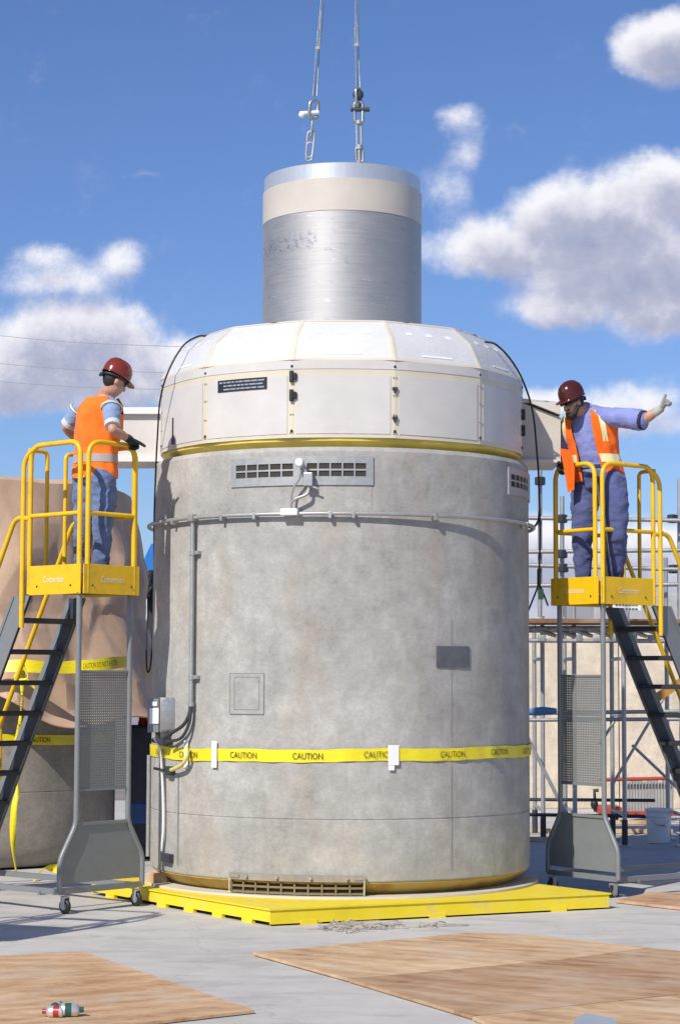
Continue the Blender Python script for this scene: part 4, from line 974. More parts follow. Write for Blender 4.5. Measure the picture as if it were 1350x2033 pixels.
mc = thing('parked_machine', 'dark machine with bright blue cover glimpsed between left ladder and cask', 'machine', G(290, 1600) )
WM[mc] = Matrix.Translation(mc.location)
MB().prism([P(286, 1110, dM), P(300, 1080, dM), P(330, 1075, dM), P(330, 1132, dM), P(288, 1134, dM)], (0, .8, 0)).build('blue_cover', M['blue'], mc)
b = MB(); b.bbox(P(300, 1160, dM + .3), (.26, .6, .30), .04); b.tube([P(284, 1140, dM), P(302, 1165, dM), P(286, 1188, dM)], .03, 8); b.tube([P(302, 1132, dM), P(292, 1185, dM)], .03, 8); b.build('machine_workings', M['black'], mc)
b = MB(); b.bar(P(303, 1180, dM + .3), V((P(303, 1180, dM + .3).x, dM + .3 + CAMY, 0)), .12, .12); b.build('machine_mast', M['dgrey'], mc)

# ================================================================= precast wall, scaffold and clutter at the right
def panel(px0, px1, y0, y1, d, m, name='precast_wall', label='', th=.3):
    a, c = P(px0, y1, d), P(px1, y1, d); zt_ = P((px0 + px1) / 2, y0, d).z
    o = MB().bbox(((a.x + c.x) / 2, a.y + th / 2, zt_ / 2), (c.x - a.x, th, zt_), .02).build(name, m, None); origin(o, ((a.x + c.x) / 2, a.y, 0)); tag(o, label, 'wall'); return o
dw = F * 1.88 / (1602 - YH)
for k, (p0, p1, lb) in enumerate([(1020, 1138, 'tan precast concrete wall panel with a rusty stain, just right of the cask'), (1139.5, 1230, 'tan precast concrete wall panel behind the right rolling ladder legs'), (1231.5, 1440, 'tan precast concrete wall panel behind the right ladder steps, rightmost')]):
    panel(p0, p1, 1256, 1600, dw, M['wallc'], label=lb)
# far pale building behind
def scaff(px, d, ztop, label, cross=True, y2=.0):
    x = P(px, 1345, d).x; y = d + CAMY; t = thing('scaffold_tower', label, 'scaffold', (x, y, 0), group='scaffold frames at the right')
    for s in (0, 1.0):
        b = MB(); b.tube([(x, y + s, .06), (x, y + s, ztop)], .026, 10); b.build('post', M['gal'], t, smooth=60)
        MB().bbox((x, y + s, .012), (.15, .15, .024), .003).build('base_plate', M['gal'], t); MB().tube([(x, y + s, .02), (x, y + s, .3)], .034, 8).build('screw_jack', M['dgrey'], t, smooth=60)
    for z in (.35, 1.45, 2.1): MB().tube([(x, y, z), (x, y + 1.0, z)], .021, 8).build('cross_tube', M['gal'], t, smooth=60)
    return t
scaff(1077, 23.6, 2.6, 'galvanised scaffold frame nearest the right edge of the cask')
scaff(1140, 23.3, 2.75, 'galvanised scaffold frame seen through the legs of the right ladder')
scaff(1238, 22.9, 3.35, 'galvanised scaffold frame to the right of the right ladder legs')
scaff(1352, 22.9, 3.3, 'galvanised scaffold frame at the right edge of the photo')
def tubes(name, label, segs, r=.022, m='gal', cat='scaffold tube', group=None):
    b = MB()
    for (a, c) in segs: b.tube([P(*a), P(*c)], r, 8)
    o = b.build(name, M[m], None, smooth=60); lo = min(o.data.vertices, key=lambda v: v.co.z).co; origin(o, tuple(lo)); tag(o, label, cat, group); return o
gg = 'scaffold tubes at the right'
for i, (y0, y1, lb) in enumerate([(1028, 1034, 'top guard tube of the scaffold behind the right worker'), (1096, 1092, 'second guard tube down on the scaffold behind the right worker'), (1122, 1132, 'third guard tube down on the scaffold behind the right worker'), (1163, 1160, 'lowest guard tube of the scaffold, above its plank deck')]):
    tubes('guard_tube', lb, [((1030, y0, 23.2), (1400, y1, 23.0))], .024, 'gal', 'scaffold tube', gg)
for i, (px, y0, lb) in enumerate([(1072, 930, 'tall scaffold post just right of the cask'), (1116, 985, 'scaffold post behind the legs of the right worker'), (1349, 950, 'tall scaffold post at the right edge of the photo')]):
    tubes('guard_post', lb, [((px, y0, 23.25), (px, 1225, 23.25))], .026, 'gal', 'scaffold post', 'scaffold guard posts')
for px, y in ((1072, 955), (1116, 1030), (1116, 1100), (1118, 1128), (1335, 1030), (1337, 1130)):
    o = MB().bbox(P(px, y, 23.15), (.10, .09, .10), .02, rz=.6).build('tube_clamp', M['dgrey'], None); origin(o, P(px, y + 8, 23.15)); tag(o, 'steel clamp joining tubes on the scaffold behind the right worker', 'clamp', 'scaffold tube clamps')
tubes('diagonal_brace', 'diagonal scaffold brace crossing low between the cask and the right ladder', [((1040, 1450, 23.4), (1135, 1640, 23.4))], .021, 'gal', 'scaffold brace', gg)
tubes('diagonal_brace', 'thin diagonal scaffold brace between the two right-hand scaffold frames', [((1215, 1560, 23.2), (1330, 1365, 23.2))], .017, 'gal', 'scaffold brace', gg)
tubes('diagonal_brace', 'second thin diagonal scaffold brace, crossing the first behind the right ladder steps', [((1255, 1480, 23.3), (1360, 1580, 23.3))], .017, 'gal', 'scaffold brace', gg)
tubes('diagonal_brace', 'diagonal scaffold brace seen just right of the right ladder front leg', [((1190, 1480, 23.4), (1240, 1400, 23.4))], .017, 'gal', 'scaffold brace', gg)
tubes('ledger_tube', 'pair of level scaffold tubes at mid height behind the right ladder', [((1040, 1417, 23.1), (1400, 1412, 23.0)), ((1040, 1430, 23.1), (1400, 1428, 23.0))], .022, 'gal', 'scaffold tube', gg)
tubes('ledger_tube', 'pair of dark level scaffold tubes low near the ground behind the right ladder', [((1040, 1588, 24), (1300, 1590, 24)), ((1040, 1618, 23.5), (1300, 1622, 23.5))], .020, 'dgrey', 'scaffold tube', gg)
# deck boards
for i, (dy, y) in enumerate([(0, 1213), (.24, 1214), (.48, 1215), (.72, 1216)]):
    a, c = P(1000, y, 22.9 + dy), P(1420, y + 2, 22.9 + dy); o = MB().bbox(((a.x + c.x) / 2, a.y, 2.52), (c.x - a.x, .22, .05), .005).build('scaffold_board', M['wood'], None); origin(o, ((a.x + c.x) / 2, a.y, 2.495)); tag(o, 'long brown scaffold board in the deck behind the right ladder', 'board', 'scaffold deck boards')
b = MB(); random.seed(9)
for k in range(9):
    x = P(1052 + k * 36, 1230, 23.1).x; b.tube([(x, 5.0, 2.44), (x + .3, 5.3, 2.36)], .024, 8); b.bbox((x + .12, 5.05, 2.33), (.09, .07, .08), .015, rz=k)
for z in (2.44, 2.30): b.tube([P(1030, 1230, 22.95) * 1.0 + V((0, 0, z - P(1030, 1230, 22.95).z)), P(1420, 1230, 22.95) + V((0, 0, z - P(1420, 1230, 22.95).z))], .024, 8)
b.tube([P(1030, 1250, 23.4), P(1420, 1250, 23.4)], .04, 8)
o = b.build('scaffold_truss', M['gal'], None, smooth=50); origin(o, P(1200, 1250, 23.2)); tag(o, 'grey clamps and support tubes tangled under the scaffold boards', 'scaffold truss')
sg_ = thing('white_sign', 'small white sign board with grey print under the right ladder platform', 'sign', P(1244, 1245, 22.6))
MB().bbox(P(1244, 1205, 22.6), (.32, .012, .085), .003).build('sign_board', M['white'], sg_)
b = MB()
for j, y in enumerate((1201, 1209)):
    for k in range(7): b.box(P(1224 + k * 6.5, y, 22.585), (.026, .004, .012))
b.build('sign_print', M['dgrey'], sg_); MB().tube([P(1246, 1212, 22.6), P(1246, 1245, 22.6)], .02, 8).build('sign_post', M['gal'], sg_)
# white bucket
pb = G(1308, 1675); sc = 23.0
bk = thing('white_bucket', 'white plastic bucket with lid standing on the ground at the right', 'bucket', pb)
hb = P(1308, 1606, -CAMY + pb.y).z
MB().lathe([(0, .005), (.122, .005), (.128, .02), (.143, hb - .09), (.155, hb - .085), (.155, hb - .075), (.146, hb - .07), (.147, hb - .025)], pb, 32).build('bucket_body', M['white'], bk, smooth=40)
MB().lathe([(.149, hb - .028), (.160, hb - .026), (.160, hb), (.14, hb + .003), (.135, hb - .006), (0, hb - .006)], pb, 32).build('lid', M['white'], bk, smooth=40)
b = MB(); b.tube(arc(pb + V((0, -.155, hb - .08)), .10, pi * 1.1, pi * 1.9, 10, (1, 0, 0), (0, 0, 1)), .004, 6); b.build('wire_handle', M['gal'], bk)
b = MB(); b.tube([pb + V((.14 * sin(a), -.14 * cos(a) - .003, hb - .185 - .015 * a)) for a in [x * .1 - .1 for x in range(7)]], .004, 6); b.build('print_mark', M['dgrey'], bk)
# red rack with upright tubes
dr = F * 1.88 / (1625 - YH)
rk = thing('tube_rack', 'red rack holding a row of upright grey tubes behind the white bucket', 'rack', P(1270, 1625, dr))
b = MB(); b.tube([P(1190, 1549, dr), P(1325, 1546, dr)], .025, 8); b.build('rack_rail', M['redp'], rk, smooth=60)
MB().bar(P(1240, 1616, dr), P(1345, 1616, dr), .05, .06).build('rack_base', M['redp'], rk)
for k in range(15): x = 1247 + k * 6.2; MB().tube([P(x, 1620, dr + .1), P(x + 1, 1553 - (k * 7 % 5) * 2, dr + .12)], .018, 8).build('upright_tube', M['gal'], rk, smooth=60)
# pallet truck in red
dj = F * 1.88 / (1628 - YH)
pj = thing('pallet_truck', 'red pallet truck with black handle behind the legs of the right ladder', 'pallet truck', P(1200, 1628, dj))
b = MB(); b.bbox(P(1207, 1608, dj), (.30, .5, .10), .02); b.bar(P(1190, 1614, dj), P(1250, 1618, dj), .05, .07); b.build('truck_frame', M['redp'], pj)
b = MB(); b.tube([P(1182, 1612, dj), P(1180, 1570, dj), P(1188, 1570, dj)], .025, 8); b.ell(P(1180, 1598, dj), (.05, .05, .07)); b.build('truck_handle', M['black'], pj, smooth=60)
MB().lathe([(0, -.03), (.06, -.03), (.06, .03), (0, .03)], P(1222, 1625, dj), 18, M=Matrix.Rotation(pi / 2, 3, 'Y')).build('truck_wheel', M['black'], pj, smooth=40)
# loose timber battens on the ground
random.seed(3)
for k, (px, py, ln, lb) in enumerate([(1075, 1655, .5, 'pale batten on the ground between the cask and the right ladder, farthest'), (1080, 1672, .4, 'pale batten on the ground just right of the cask, nearest'), (1240, 1638, .9, 'pale batten lying behind the right ladder base'), (1270, 1656, .8, 'pale batten lying just left of the white bucket')]):
    g0 = G(px, py); o = MB().bbox(g0 + V((0, 0, .03)), (ln, .09, .05), .005, rz=random.uniform(-.3, .3)).build('timber_batten', M['ply1'], None); origin(o, g0); tag(o, lb, 'batten', 'timber battens on the ground')
o = MB().bar(P(1300, 1388, 22.0), P(1360, 1350, 22.0), .05, .09).build('wood_strut', worn('orange_wood', (.45, .22, .05), .7), None); origin(o, P(1300, 1388, 22.0)); tag(o, 'short orange-brown wooden strut seen between the right ladder steps', 'strut')
o = MB().tube([P(1046, 1415, 22.5), P(1062, 1413, 22.5), P(1080, 1412, 22.5), P(1105, 1412, 22.5)], [.03, .045, .05, .03], 10).build('blue_tie', worn('blue_green_cloth', (.10, .22, .42), .7), None, smooth=60); origin(o, P(1075, 1416, 22.5)); tag(o, 'blue cloth tied on the mid-height scaffold tube right of the cask', 'cloth')

# ================================================================= plywood, scraps and cans in front
def sheet(poly, z, th, m, label, group=None):
    pts = [G(px, py, z + th) for px, py in poly]; pts = [V((p.x, p.y, z)) for p in pts]
    o = MB().prism(pts, (0, 0, th)).build('plywood_sheet', m, None); bvm = o.modifiers.new('bev', 'BEVEL'); bvm.width = .002; bvm.segments = 1
    c = pts[0]; origin(o, (c.x, c.y, z)); tag(o, label, 'plywood', group)
gp = 'plywood sheets on the ground'
sheet([(502, 1892), (940, 1852), (1045, 1856), (1290, 1882), (1120, 1905), (690, 1944)], .006, .018, M['ply1'], 'pale plywood sheet nearest the yellow pallet', gp)
sheet([(692, 1945), (1122, 1906), (1291, 1883), (1460, 1900), (1460, 1963), (1350, 1974), (935, 2018)], .005, .019, M['ply2'], 'brown plywood sheet in the middle of the right-hand stack', gp)
sheet([(937, 2019.5), (1350, 1976), (1462, 1965), (1500, 2110), (1300, 2170)], .004, .020, M['ply1'], 'plywood sheet at the bottom right corner of the photo', gp)
sheet([(-190, 1908), (165, 1890), (505, 2006), (330, 2026), (-140, 2075)], .005, .019, M['ply3'], 'orange plywood sheet at the bottom left with cans on it', gp)
sheet([(1222, 1788), (1290, 1772), (1480, 1776), (1500, 1806), (1380, 1806)], .005, .022, M['ply4'], 'small plywood sheet right of the yellow pallet corner', gp)
o = MB().prism([G(1140, 2024, .07), G(1162, 2013, .07), G(1218, 2022, .07), G(1240, 2060, .07), G(1150, 2060, .07)], (0, 0, -.045)).build('grey_board', worn('grey_board', (.34, .37, .41), .7, 0, .1), None); origin(o, G(1180, 2030, .03)); tag(o, 'flat blue-grey board at the bottom edge on the plywood', 'board')
def can_(px, py, L, r, rz, m1, label):
    g0 = G(px, py, .024) + V((0, 0, r)); t = thing('spray_can', label, 'can', g0 - V((0, 0, r))); X = V((cos(rz), sin(rz), 0))
    Mx = Matrix(frame(X)).transposed()
    MB().lathe([(0, -L / 2), (r * .9, -L / 2), (r, -L / 2 + .006), (r, L / 2 - .01), (r * .8, L / 2), (r * .45, L / 2 + .008), (0, L / 2 + .008)], g0, 24, M=Mx).build('can_body', m1[0], t, smooth=40)
    MB().lathe([(r + .0008, -L * .28), (r + .0008, L * .1)], g0, 24, M=Mx).build('can_label', m1[1], t, smooth=40)
    MB().lathe([(0, L / 2 + .007), (r * .42, L / 2 + .007), (r * .42, L / 2 + .03), (0, L / 2 + .03)], g0, 16, M=Mx).build('nozzle', m1[1], t, smooth=40)
cr_, cg_, cs_ = worn('can_red', (.40, .03, .03), .35), worn('can_green', (.03, .10, .075), .3), M['polish']
can_(110, 2021, .085, .031, R_(175), (cs_, cr_), 'small red and silver can lying on the left plywood, left one')
can_(138, 2020, .095, .037, R_(8), (cs_, cg_), 'green and silver can lying on the left plywood, right one')
can_(114, 2010, .07, .027, R_(60), (cg_, cs_), 'grey-green can lying behind the other two on the left plywood')
# heap of cut cord beside the pallet
random.seed(11); b = MB()
for k in range(70):
    px = random.gauss(700, 38); py = random.gauss(1843, 6); 
    if k > 58: px = random.uniform(640, 900); py = random.uniform(1838, 1850)
    g0 = G(px, py); L = random.uniform(.05, .26); a = random.gauss(.1, .8); h = random.uniform(.004, .05)
    g1 = g0 + V((cos(a) * L, sin(a) * L * .6, 0)); b.tube(spline([g0 + V((0, 0, .006)), lerp(g0, g1, .5) + V((random.uniform(-.02, .02), random.uniform(-.03, .03), h)), g1 + V((0, 0, random.uniform(.005, .03)))], 4), .0042, 5)
b.tube(spline([G(830, 1838, .005), G(870, 1836, .02), G(930, 1838, .006)], 5), .006, 5)
o = b.build('cut_cord_scraps', worn('frayed_cord', (.42, .37, .30), .8, 0, .4, 20), None); origin(o, G(700, 1845)); tag(o, 'scattered heap of frayed cut cord on the ground by the yellow pallet', 'cord scraps', kind='stuff')
# overhead wires far away at the left
for k, (y0, y1, lb) in enumerate([(660, 690, 'thin overhead wire crossing the left cloud, uppermost'), (716, 742, 'thin overhead wire crossing the left cloud, middle'), (752, 775, 'thin overhead wire crossing the left cloud, lowest')]):
    o = MB().tube(spline([P(-60, y0, 80), P(150, (y0 + y1) / 2 + 4, 80), P(420, y1, 80)], 6), .012, 5).build('overhead_wire', M['gal'], None); origin(o, P(150, (y0 + y1) / 2, 80)); tag(o, lb, 'wire', 'overhead wires')
# low tree line and building far away
def far_box(px0, px1, y0, d, m, name, label, cat, th=6):
    a, c = P(px0, 1345, d), P(px1, 1345, d); z = P(px0, y0, d).z; o = MB().bbox(((a.x + c.x) / 2, a.y + th / 2, z / 2 - .03), (c.x - a.x, th, z + .06), .03).build(name, m, None); origin(o, ((a.x + c.x) / 2, a.y, 0)); tag(o, label, cat); return o
far_box(225, 345, 1308, 60, worn('mauve_wall', (.30, .26, .30), .9), 'low_building', 'low mauve building far behind, glimpsed left of the cask', 'building')
far_box(1180, 1420, 1178, 40, worn('pale_wall', (.42, .41, .40), .9), 'pale_building', 'pale building far behind the scaffold at the right', 'building')
# ================================================================= people
def remesh(mb, name, mt, parent, vox=.011, it=3, wr=0, wsc=9, seed=0, zs=(-9, 99), push=0.0):
    me = bpy.data.meshes.new('tmp'); me.from_pydata([tuple(p) for p in mb.v], [], mb.f)
    bm = bmesh.new(); bm.from_mesh(me); bmesh.ops.recalc_face_normals(bm, faces=bm.faces); bm.to_mesh(me); bm.free()
    o = bpy.data.objects.new('tmp', me); COL.objects.link(o); m = o.modifiers.new('r', 'REMESH'); m.mode = 'VOXEL'; m.voxel_size = vox
    dg = bpy.context.evaluated_depsgraph_get(); dg.update(); e = bpy.data.meshes.new_from_object(o.evaluated_get(dg)); bpy.data.objects.remove(o)
    bm = bmesh.new(); bm.from_mesh(e)
    for _ in range(it): bmesh.ops.smooth_vert(bm, verts=bm.verts, factor=.5, use_axis_x=True, use_axis_y=True, use_axis_z=True)
    bm.normal_update()
    if wr or push:
        for v in bm.verts:
            p = v.co * wsc + V((seed, seed * 2, 0)); n_ = noise.fractal(V((p.x, p.y, p.z * 1.3)), .7, 2.1, 4)
            r_ = 1 - abs(noise.noise(V((p.x * .6, p.y * .6, p.z * 1.5)))) * 2.2
            v.co += v.normal * (push + wr * (n_ * .55 + max(r_, -.5) * .45))
    out = MB(); bm.verts.index_update(); out.v = [v.co.copy() for v in bm.verts]; out.f = [tuple(v.index for v in f.verts) for f in bm.faces]; out.m = [0] * len(out.f); bm.free(); bpy.data.meshes.remove(e)
    return out.build(name, mt, parent, smooth=180, fix=False)
def skin_fn(t, b):
    c = t.coord(); t.l.new(t.ramp(t.noise(c, 14, 5), [(.3, (.44, .215, .145)), (.7, (.56, .30, .21))]), b.inputs['Base Color']); b.inputs['Subsurface Weight'].default_value = .08; b.inputs['Subsurface Radius'].default_value = (.02, .008, .004)
M['skin'] = mat('skin', skin_fn, rough=.5)
def cloth(name, col, k=.25, st=.35):
    def fn(t, b):
        c = t.coord(); n = t.noise(c, 7, 6, .6); t.l.new(t.mix(1, col, t.ramp(n, [(.25, 1 - k), (.75, 1 + k)]), 'MULTIPLY'), b.inputs['Base Color'])
        t.l.new(t.bump(t.noise(t.mapping(c, (1, 1, 1.6)), 16, 5, .6, 1), st, .015), b.inputs['Normal']); b.inputs['Sheen Weight'].default_value = .15
    return mat(name, fn, col, .85, 0, .2)
M['jean'] = cloth('faded_denim', (.125, .17, .30), .4, .6); M['jean2'] = cloth('blue_work_trousers', (.085, .10, .22), .35, .6)
M['shirt'] = cloth('light_blue_shirt', (.25, .33, .50)); M['shirt2'] = cloth('blue_work_shirt', (.22, .25, .52))
M['vest'] = cloth('orange_vest_mesh', (.95, .19, .02), .10, .25); M['vest2'] = cloth('deep_orange_vest', (.95, .145, .008), .10, .25)
M['refl'] = mat('yellow_silver_stripe', col=(.80, .76, .42), rough=.35); M['reflg'] = mat('grey_stripe', col=(.42, .36, .33), rough=.4)
M['helm'] = mat('red_brown_helmet', col=(.20, .030, .018), rough=.16); M['helm2'] = mat('dark_maroon_helmet', col=(.075, .014, .011), rough=.16)
M['hair'] = mat('dark_hair', col=(.02, .014, .01), rough=.7); M['gloveb'] = cloth('dark_work_glove', (.02, .022, .02)); M['glovew'] = cloth('grey_white_glove', (.36, .35, .31), .55)
M['boot'] = mat('dark_boot', col=(.03, .02, .015), rough=.6); M['glass'] = mat('dark_glasses', col=(.01, .01, .012), rough=.1)
def fr3(Fd, up=(0, 0, 1)):
    y = V(Fd).normalized(); x = y.cross(V(up)).normalized(); z = x.cross(y).normalized(); return Matrix((x, y, z)).transposed()   # x = person's right
def head(mb, c, Fm):
    """c centre of skull, Fm columns right/front/up"""
    q = lambda x, y, z: V(c) + Fm @ V((x, y, z))
    mb.ell(q(0, -.008, .02), (.076, .096, .105), Fm); mb.ell(q(0, .02, -.045), (.062, .072, .075), Fm)
    mb.ell(q(0, .045, -.088), (.036, .034, .028), Fm)                       # chin
    mb.capsule(q(0, .088, .005), .010, q(0, .104, -.028), .015, 8)          # nose
    mb.capsule(q(-.012, .092, -.032), .009, q(.012, .092, -.032), .009, 8)
    mb.capsule(q(-.04, .080, .026), .012, q(.04, .080, .026), .012, 8)      # brow
    mb.capsule(q(-.020, .083, -.058), .008, q(.020, .083, -.058), .008, 8)  # lips
    for s in (-1, 1): mb.ell(q(s * .078, -.005, -.01), (.010, .020, .033), Fm, 10); mb.ell(q(s * .042, .058, -.025), (.022, .022, .022), Fm, 10)
def helmet(parent, c, Fm, mt, brimf=.055):
    q = lambda x, y, z: V(c) + Fm @ V((x, y, z))
    prof = [(.128, 0), (.130, .03), (.125, .07), (.108, .11), (.078, .138), (.04, .152), (.001, .156)]; vs = []; n = 40
    for (r, z0_) in prof:
        for k in range(n):
            z = z0_; a = 2 * pi * k / n; rid = .004 * max(0, cos(a * 0 + 0)) if 0 else 0; x = r * .80 * cos(a); y = r * .97 * sin(a); z = z * .93 if k == 0 or True else z
            lift = (.006 if abs(x) < .014 and z > .03 else 0); vs.append(q(x, y - .005, z + lift))
    fs = [(i * n + k, i * n + (k + 1) % n, (i + 1) * n + (k + 1) % n, (i + 1) * n + k) for i in range(len(prof) - 1) for k in range(n)]
    h = MB().add(vs, fs).build('hard_hat', mt, parent, smooth=50)
    b = MB(); vs = []; n = 40                                               # rim with a peak at the front
    for (e, z) in ((0, .002), (1, -.004), (1, -.009), (0, -.004)):
        for k in range(n):
            a = 2 * pi * k / n; pk = max(0, sin(a)) ** 2 * brimf + .007; x = (.103 + e * pk * .5) * cos(a); y = (.122 + e * pk) * sin(a) - .005; vs.append(q(x, y, z - e * .012 * max(0, sin(a))))
    fs = [(i * n + k, i * n + (k + 1) % n, ((i + 1) % 4) * n + (k + 1) % n, ((i + 1) % 4) * n + k) for i in range(4) for k in range(n)]
    b.add(vs, fs); b.build('hat_brim', mt, h, smooth=50)
    b = MB(); b.tube([q(.094 * cos(a), .110 * sin(a) - .006, -.022 - .012 * max(0, -sin(a))) for a in [2 * pi * k / 24 for k in range(24)]], .012, 8, closed=True); b.bbox(q(0, -.125, -.05), (.06, .02, .03), .005, M=Fm); b.build('headband', M['black'], h, smooth=60)
    return h
def hand(c, d, palm_n, curl=.6, size=1.0, thumb=1, tdir=None, rad=0.0, spread=.0):
    """palm + 5 separate finger chains. c wrist, d pointing direction, palm_n palm normal (fingers curl towards it)"""
    mb = MB(); d = V(d).normalized(); n = (V(palm_n) - d * V(palm_n).dot(d)).normalized(); s = d.cross(n).normalized() * thumb; c = V(c)
    pl_ = .095 * size
    for k in (-.028, -.010, .010, .028): mb.capsule(c + d * .012 + s * k * .7, .0145 + rad, c + d * pl_ + s * k, .0125 + rad, 8)
    for j, (o_, L) in enumerate(((.033, .070), (.011, .080), (-.011, .074), (-.032, .058))):
        p = c + d * pl_ + s * o_; ang = 0; r = .0100 + rad; dd = (d + s * o_ * spread * 12).normalized()
        for seg, fl in ((.45, curl * 1.0), (.31, curl * 1.25), (.24, curl * .9)):
            ang += fl; q = p + (dd * cos(ang) + n * sin(ang)) * (L * seg * size); mb.capsule(p, r, q, r * .92, 8); p = q; r *= .92
    td = V(tdir).normalized() if tdir else (d * .6 + s * .75 + n * .35).normalized()
    p = c + d * .028 + s * .026; q = p + (td * .9 + s * .2).normalized() * .040; e = q + td * .034; f_ = e + (td + n * .15).normalized() * .026
    mb.chain([(p, .015 + rad), (q, .0125 + rad), (e, .011 + rad), (f_, .0095 + rad)], 8)
    return mb
def torso_secs(hip, chest, neck, Fh, Fc, k=1.0, ext=0.0):
    """sections from crotch to neck. returns list (centre, X, Y)"""
    out = []; rows = [(-.10, .150, .110, 0), (-.02, .168, .118, 0), (.06, .162, .112, .0), (.16, .152, .112, .01), (.28, .168, .122, .012), (.38, .182, .122, .005), (.455, .180, .108, -.005), (.50, .140, .085, -.01), (.53, .085, .065, -.005)]
    top = V(neck); H = (top - V(hip)).length
    for (h, a, b_, o_) in rows:
        t = h / .53; tt = max(0, t); c = V(hip) * (1 - tt) ** 2 + V(chest) * 2 * tt * (1 - tt) + V(neck) * tt * tt if t >= 0 else V(hip) + (V(hip) - V(chest)).normalized() * (-h)
        w_ = min(1, max(0, t)); X = (V(Fh.col[0]) * (1 - w_) + V(Fc.col[0]) * w_).normalized(); Y = (V(Fh.col[1]) * (1 - w_) + V(Fc.col[1]) * w_).normalized()
        out.append((c + Y * o_, X * (a * k + ext), Y * (b_ * k + ext)))
    return out
def vest(secs, lo, hi, mt, parent, open_=None, arm=.60, armz=.62, off=.02, name='safety_vest', flare=0.0, n=72, m=44):
    """shell round the torso sections between parameters lo..hi with armholes and an optional front opening (radians half-angle)"""
    def samp(t, a, ex=0):
        f = t * (len(secs) - 1); i = min(int(f), len(secs) - 2); u = f - i; c = secs[i][0].lerp(secs[i + 1][0], u); X = secs[i][1].lerp(secs[i + 1][1], u); Y = secs[i][2].lerp(secs[i + 1][2], u)
        fl = flare * (1 - t); wv = .006 * sin(a * 5 + t * 7) + .004 * sin(a * 11 + t * 13)
        pz = c + X * cos(a) + Y * sin(a); wv += .014 * noise.fractal(V((pz.x * 6, pz.y * 6, pz.z * 4.5)), .8, 2.1, 3)
        return c + X * cos(a) + Y * sin(a) + (X.normalized() * cos(a) + Y.normalized() * sin(a)) * (off + fl + ex + wv)
    vs = []; fs = []; 
    for j in range(m + 1):
        for k in range(n): vs.append(samp(lo + (hi - lo) * j / m, 2 * pi * k / n))
    for j in range(m):
        t = lo + (hi - lo) * (j + .5) / m
        for k in range(n):
            a = 2 * pi * (k + .5) / n; side = abs(cos(a))
            if t > armz and side > arm + .25 * max(0, (armz + .12 - t) / .12) * (1 - arm): continue
            if open_ and abs(a - pi / 2) < open_ * (1.0 if t < .8 else 1 + (t - .8) * 1.5): continue
            fs.append((j * n + k, j * n + (k + 1) % n, (j + 1) * n + (k + 1) % n, (j + 1) * n + k))
    o = MB().add(vs, fs).build(name, mt, parent, smooth=180); md = o.modifiers.new('t', 'SOLIDIFY'); md.thickness = .005; md.offset = 1
    def band(t0, t1, a0, a1, mt2, nm='reflective_stripe', ex=.010, vertical=False):
        vs = []; N = 40
        for i in range(N + 1):
            for tt in (t0, t1):
                vs.append(samp(tt, a0 + (a1 - a0) * i / N, ex))
        b = MB().add(vs, [(2 * i, 2 * i + 2, 2 * i + 3, 2 * i + 1) for i in range(N)]); s_ = b.build(nm, mt2, o, smooth=180); return s_
    def vband(a0, da, t0, t1, mt2, ex=.010):
        vs = []; N = 24
        for i in range(N + 1):
            for aa in (a0 - da, a0 + da): vs.append(samp(t0 + (t1 - t0) * i / N, aa, ex))
        MB().add(vs, [(2 * i, 2 * i + 2, 2 * i + 3, 2 * i + 1) for i in range(N)]).build('reflective_stripe', mt2, o, smooth=180)
    return o, band, vband, samp

# ---------------------------------------------------------------- worker on the left ladder
def boot(mb, ank, fd, zf):
    fd = V(fd).normalized(); a = V((ank.x, ank.y, zf + .045)); mb.capsule(a - fd * .05, .045, a + fd * .09, .043, 12); mb.capsule(a + fd * .09 - V((0, 0, .005)), .042, a + fd * .16 - V((0, 0, .010)), .032, 12); mb.capsule(V((ank.x, ank.y, zf + .06)), .05, V((ank.x, ank.y, zf + .2)), .052, 12)
p1 = thing('person', 'worker in red helmet and orange vest, back turned, on the left ladder', 'person', (-2.05, -1.1, 2.6))
dA = 16.72
hd = P(228, 757, 16.62); Fh = fr3((.62, .78, 0)); Fc = fr3((.55, .83, -.02)); Fhead = fr3((.80, .42, -.42))
hip = P(190, 935, 16.78); chest = P(186, 860, 16.77); nk = P(205, 779, 16.68)
sh_r, el_r, wr_r, hn_r = P(221, 808, 16.56), P(224, 853, 16.42), P(257, 872, 16.56), P(272, 893, 16.70)
sh_l, el_l, wr_l = P(160, 812, 16.86), P(131, 848, 16.95), P(150, 872, 17.15)
B = MB(); head(B, hd, Fhead); B.capsule(hd + V((-.03, 0, -.06)), .056, nk - V((0, 0, .03)), .062)
secs = torso_secs(hip, chest, nk - V((0, 0, .03)), Fh, Fc); B.loft(secs)
B.chain([(sh_r, .058), (lerp(sh_r, el_r, .5), .050), (el_r, .040), (lerp(el_r, wr_r, .35), .043), (wr_r, .028)])
B.chain([(sh_l, .058), (lerp(sh_l, el_l, .5), .050), (el_l, .040), (lerp(el_l, wr_l, .35), .043), (wr_l, .028)])
legr = [(P(200, 945, 16.70), .098), (P(206, 990, 16.68), .086), (P(204, 1040, 16.64), .063), (P(203, 1075, 16.68), .060), (P(200, 1145, 16.74), .042)]
legl = [(P(174, 945, 16.86), .098), (P(170, 990, 16.86), .084), (P(166, 1042, 16.84), .060), (P(164, 1075, 16.88), .058), (P(163, 1145, 16.94), .042)]
B.chain(legr); B.chain(legl)
hdR = hand(wr_r, (hn_r - wr_r).normalized() + V((0, 0, .1)), (.2, .3, -1), .95, .95, -1); hdL = hand(wr_l, (.5, .7, .1), (0, 0, -1), .5, .95, 1)
for h_ in (hdR, hdL): B.add(h_.v, h_.f)
remesh(B, 'body', M['skin'], p1, .0085, 2)
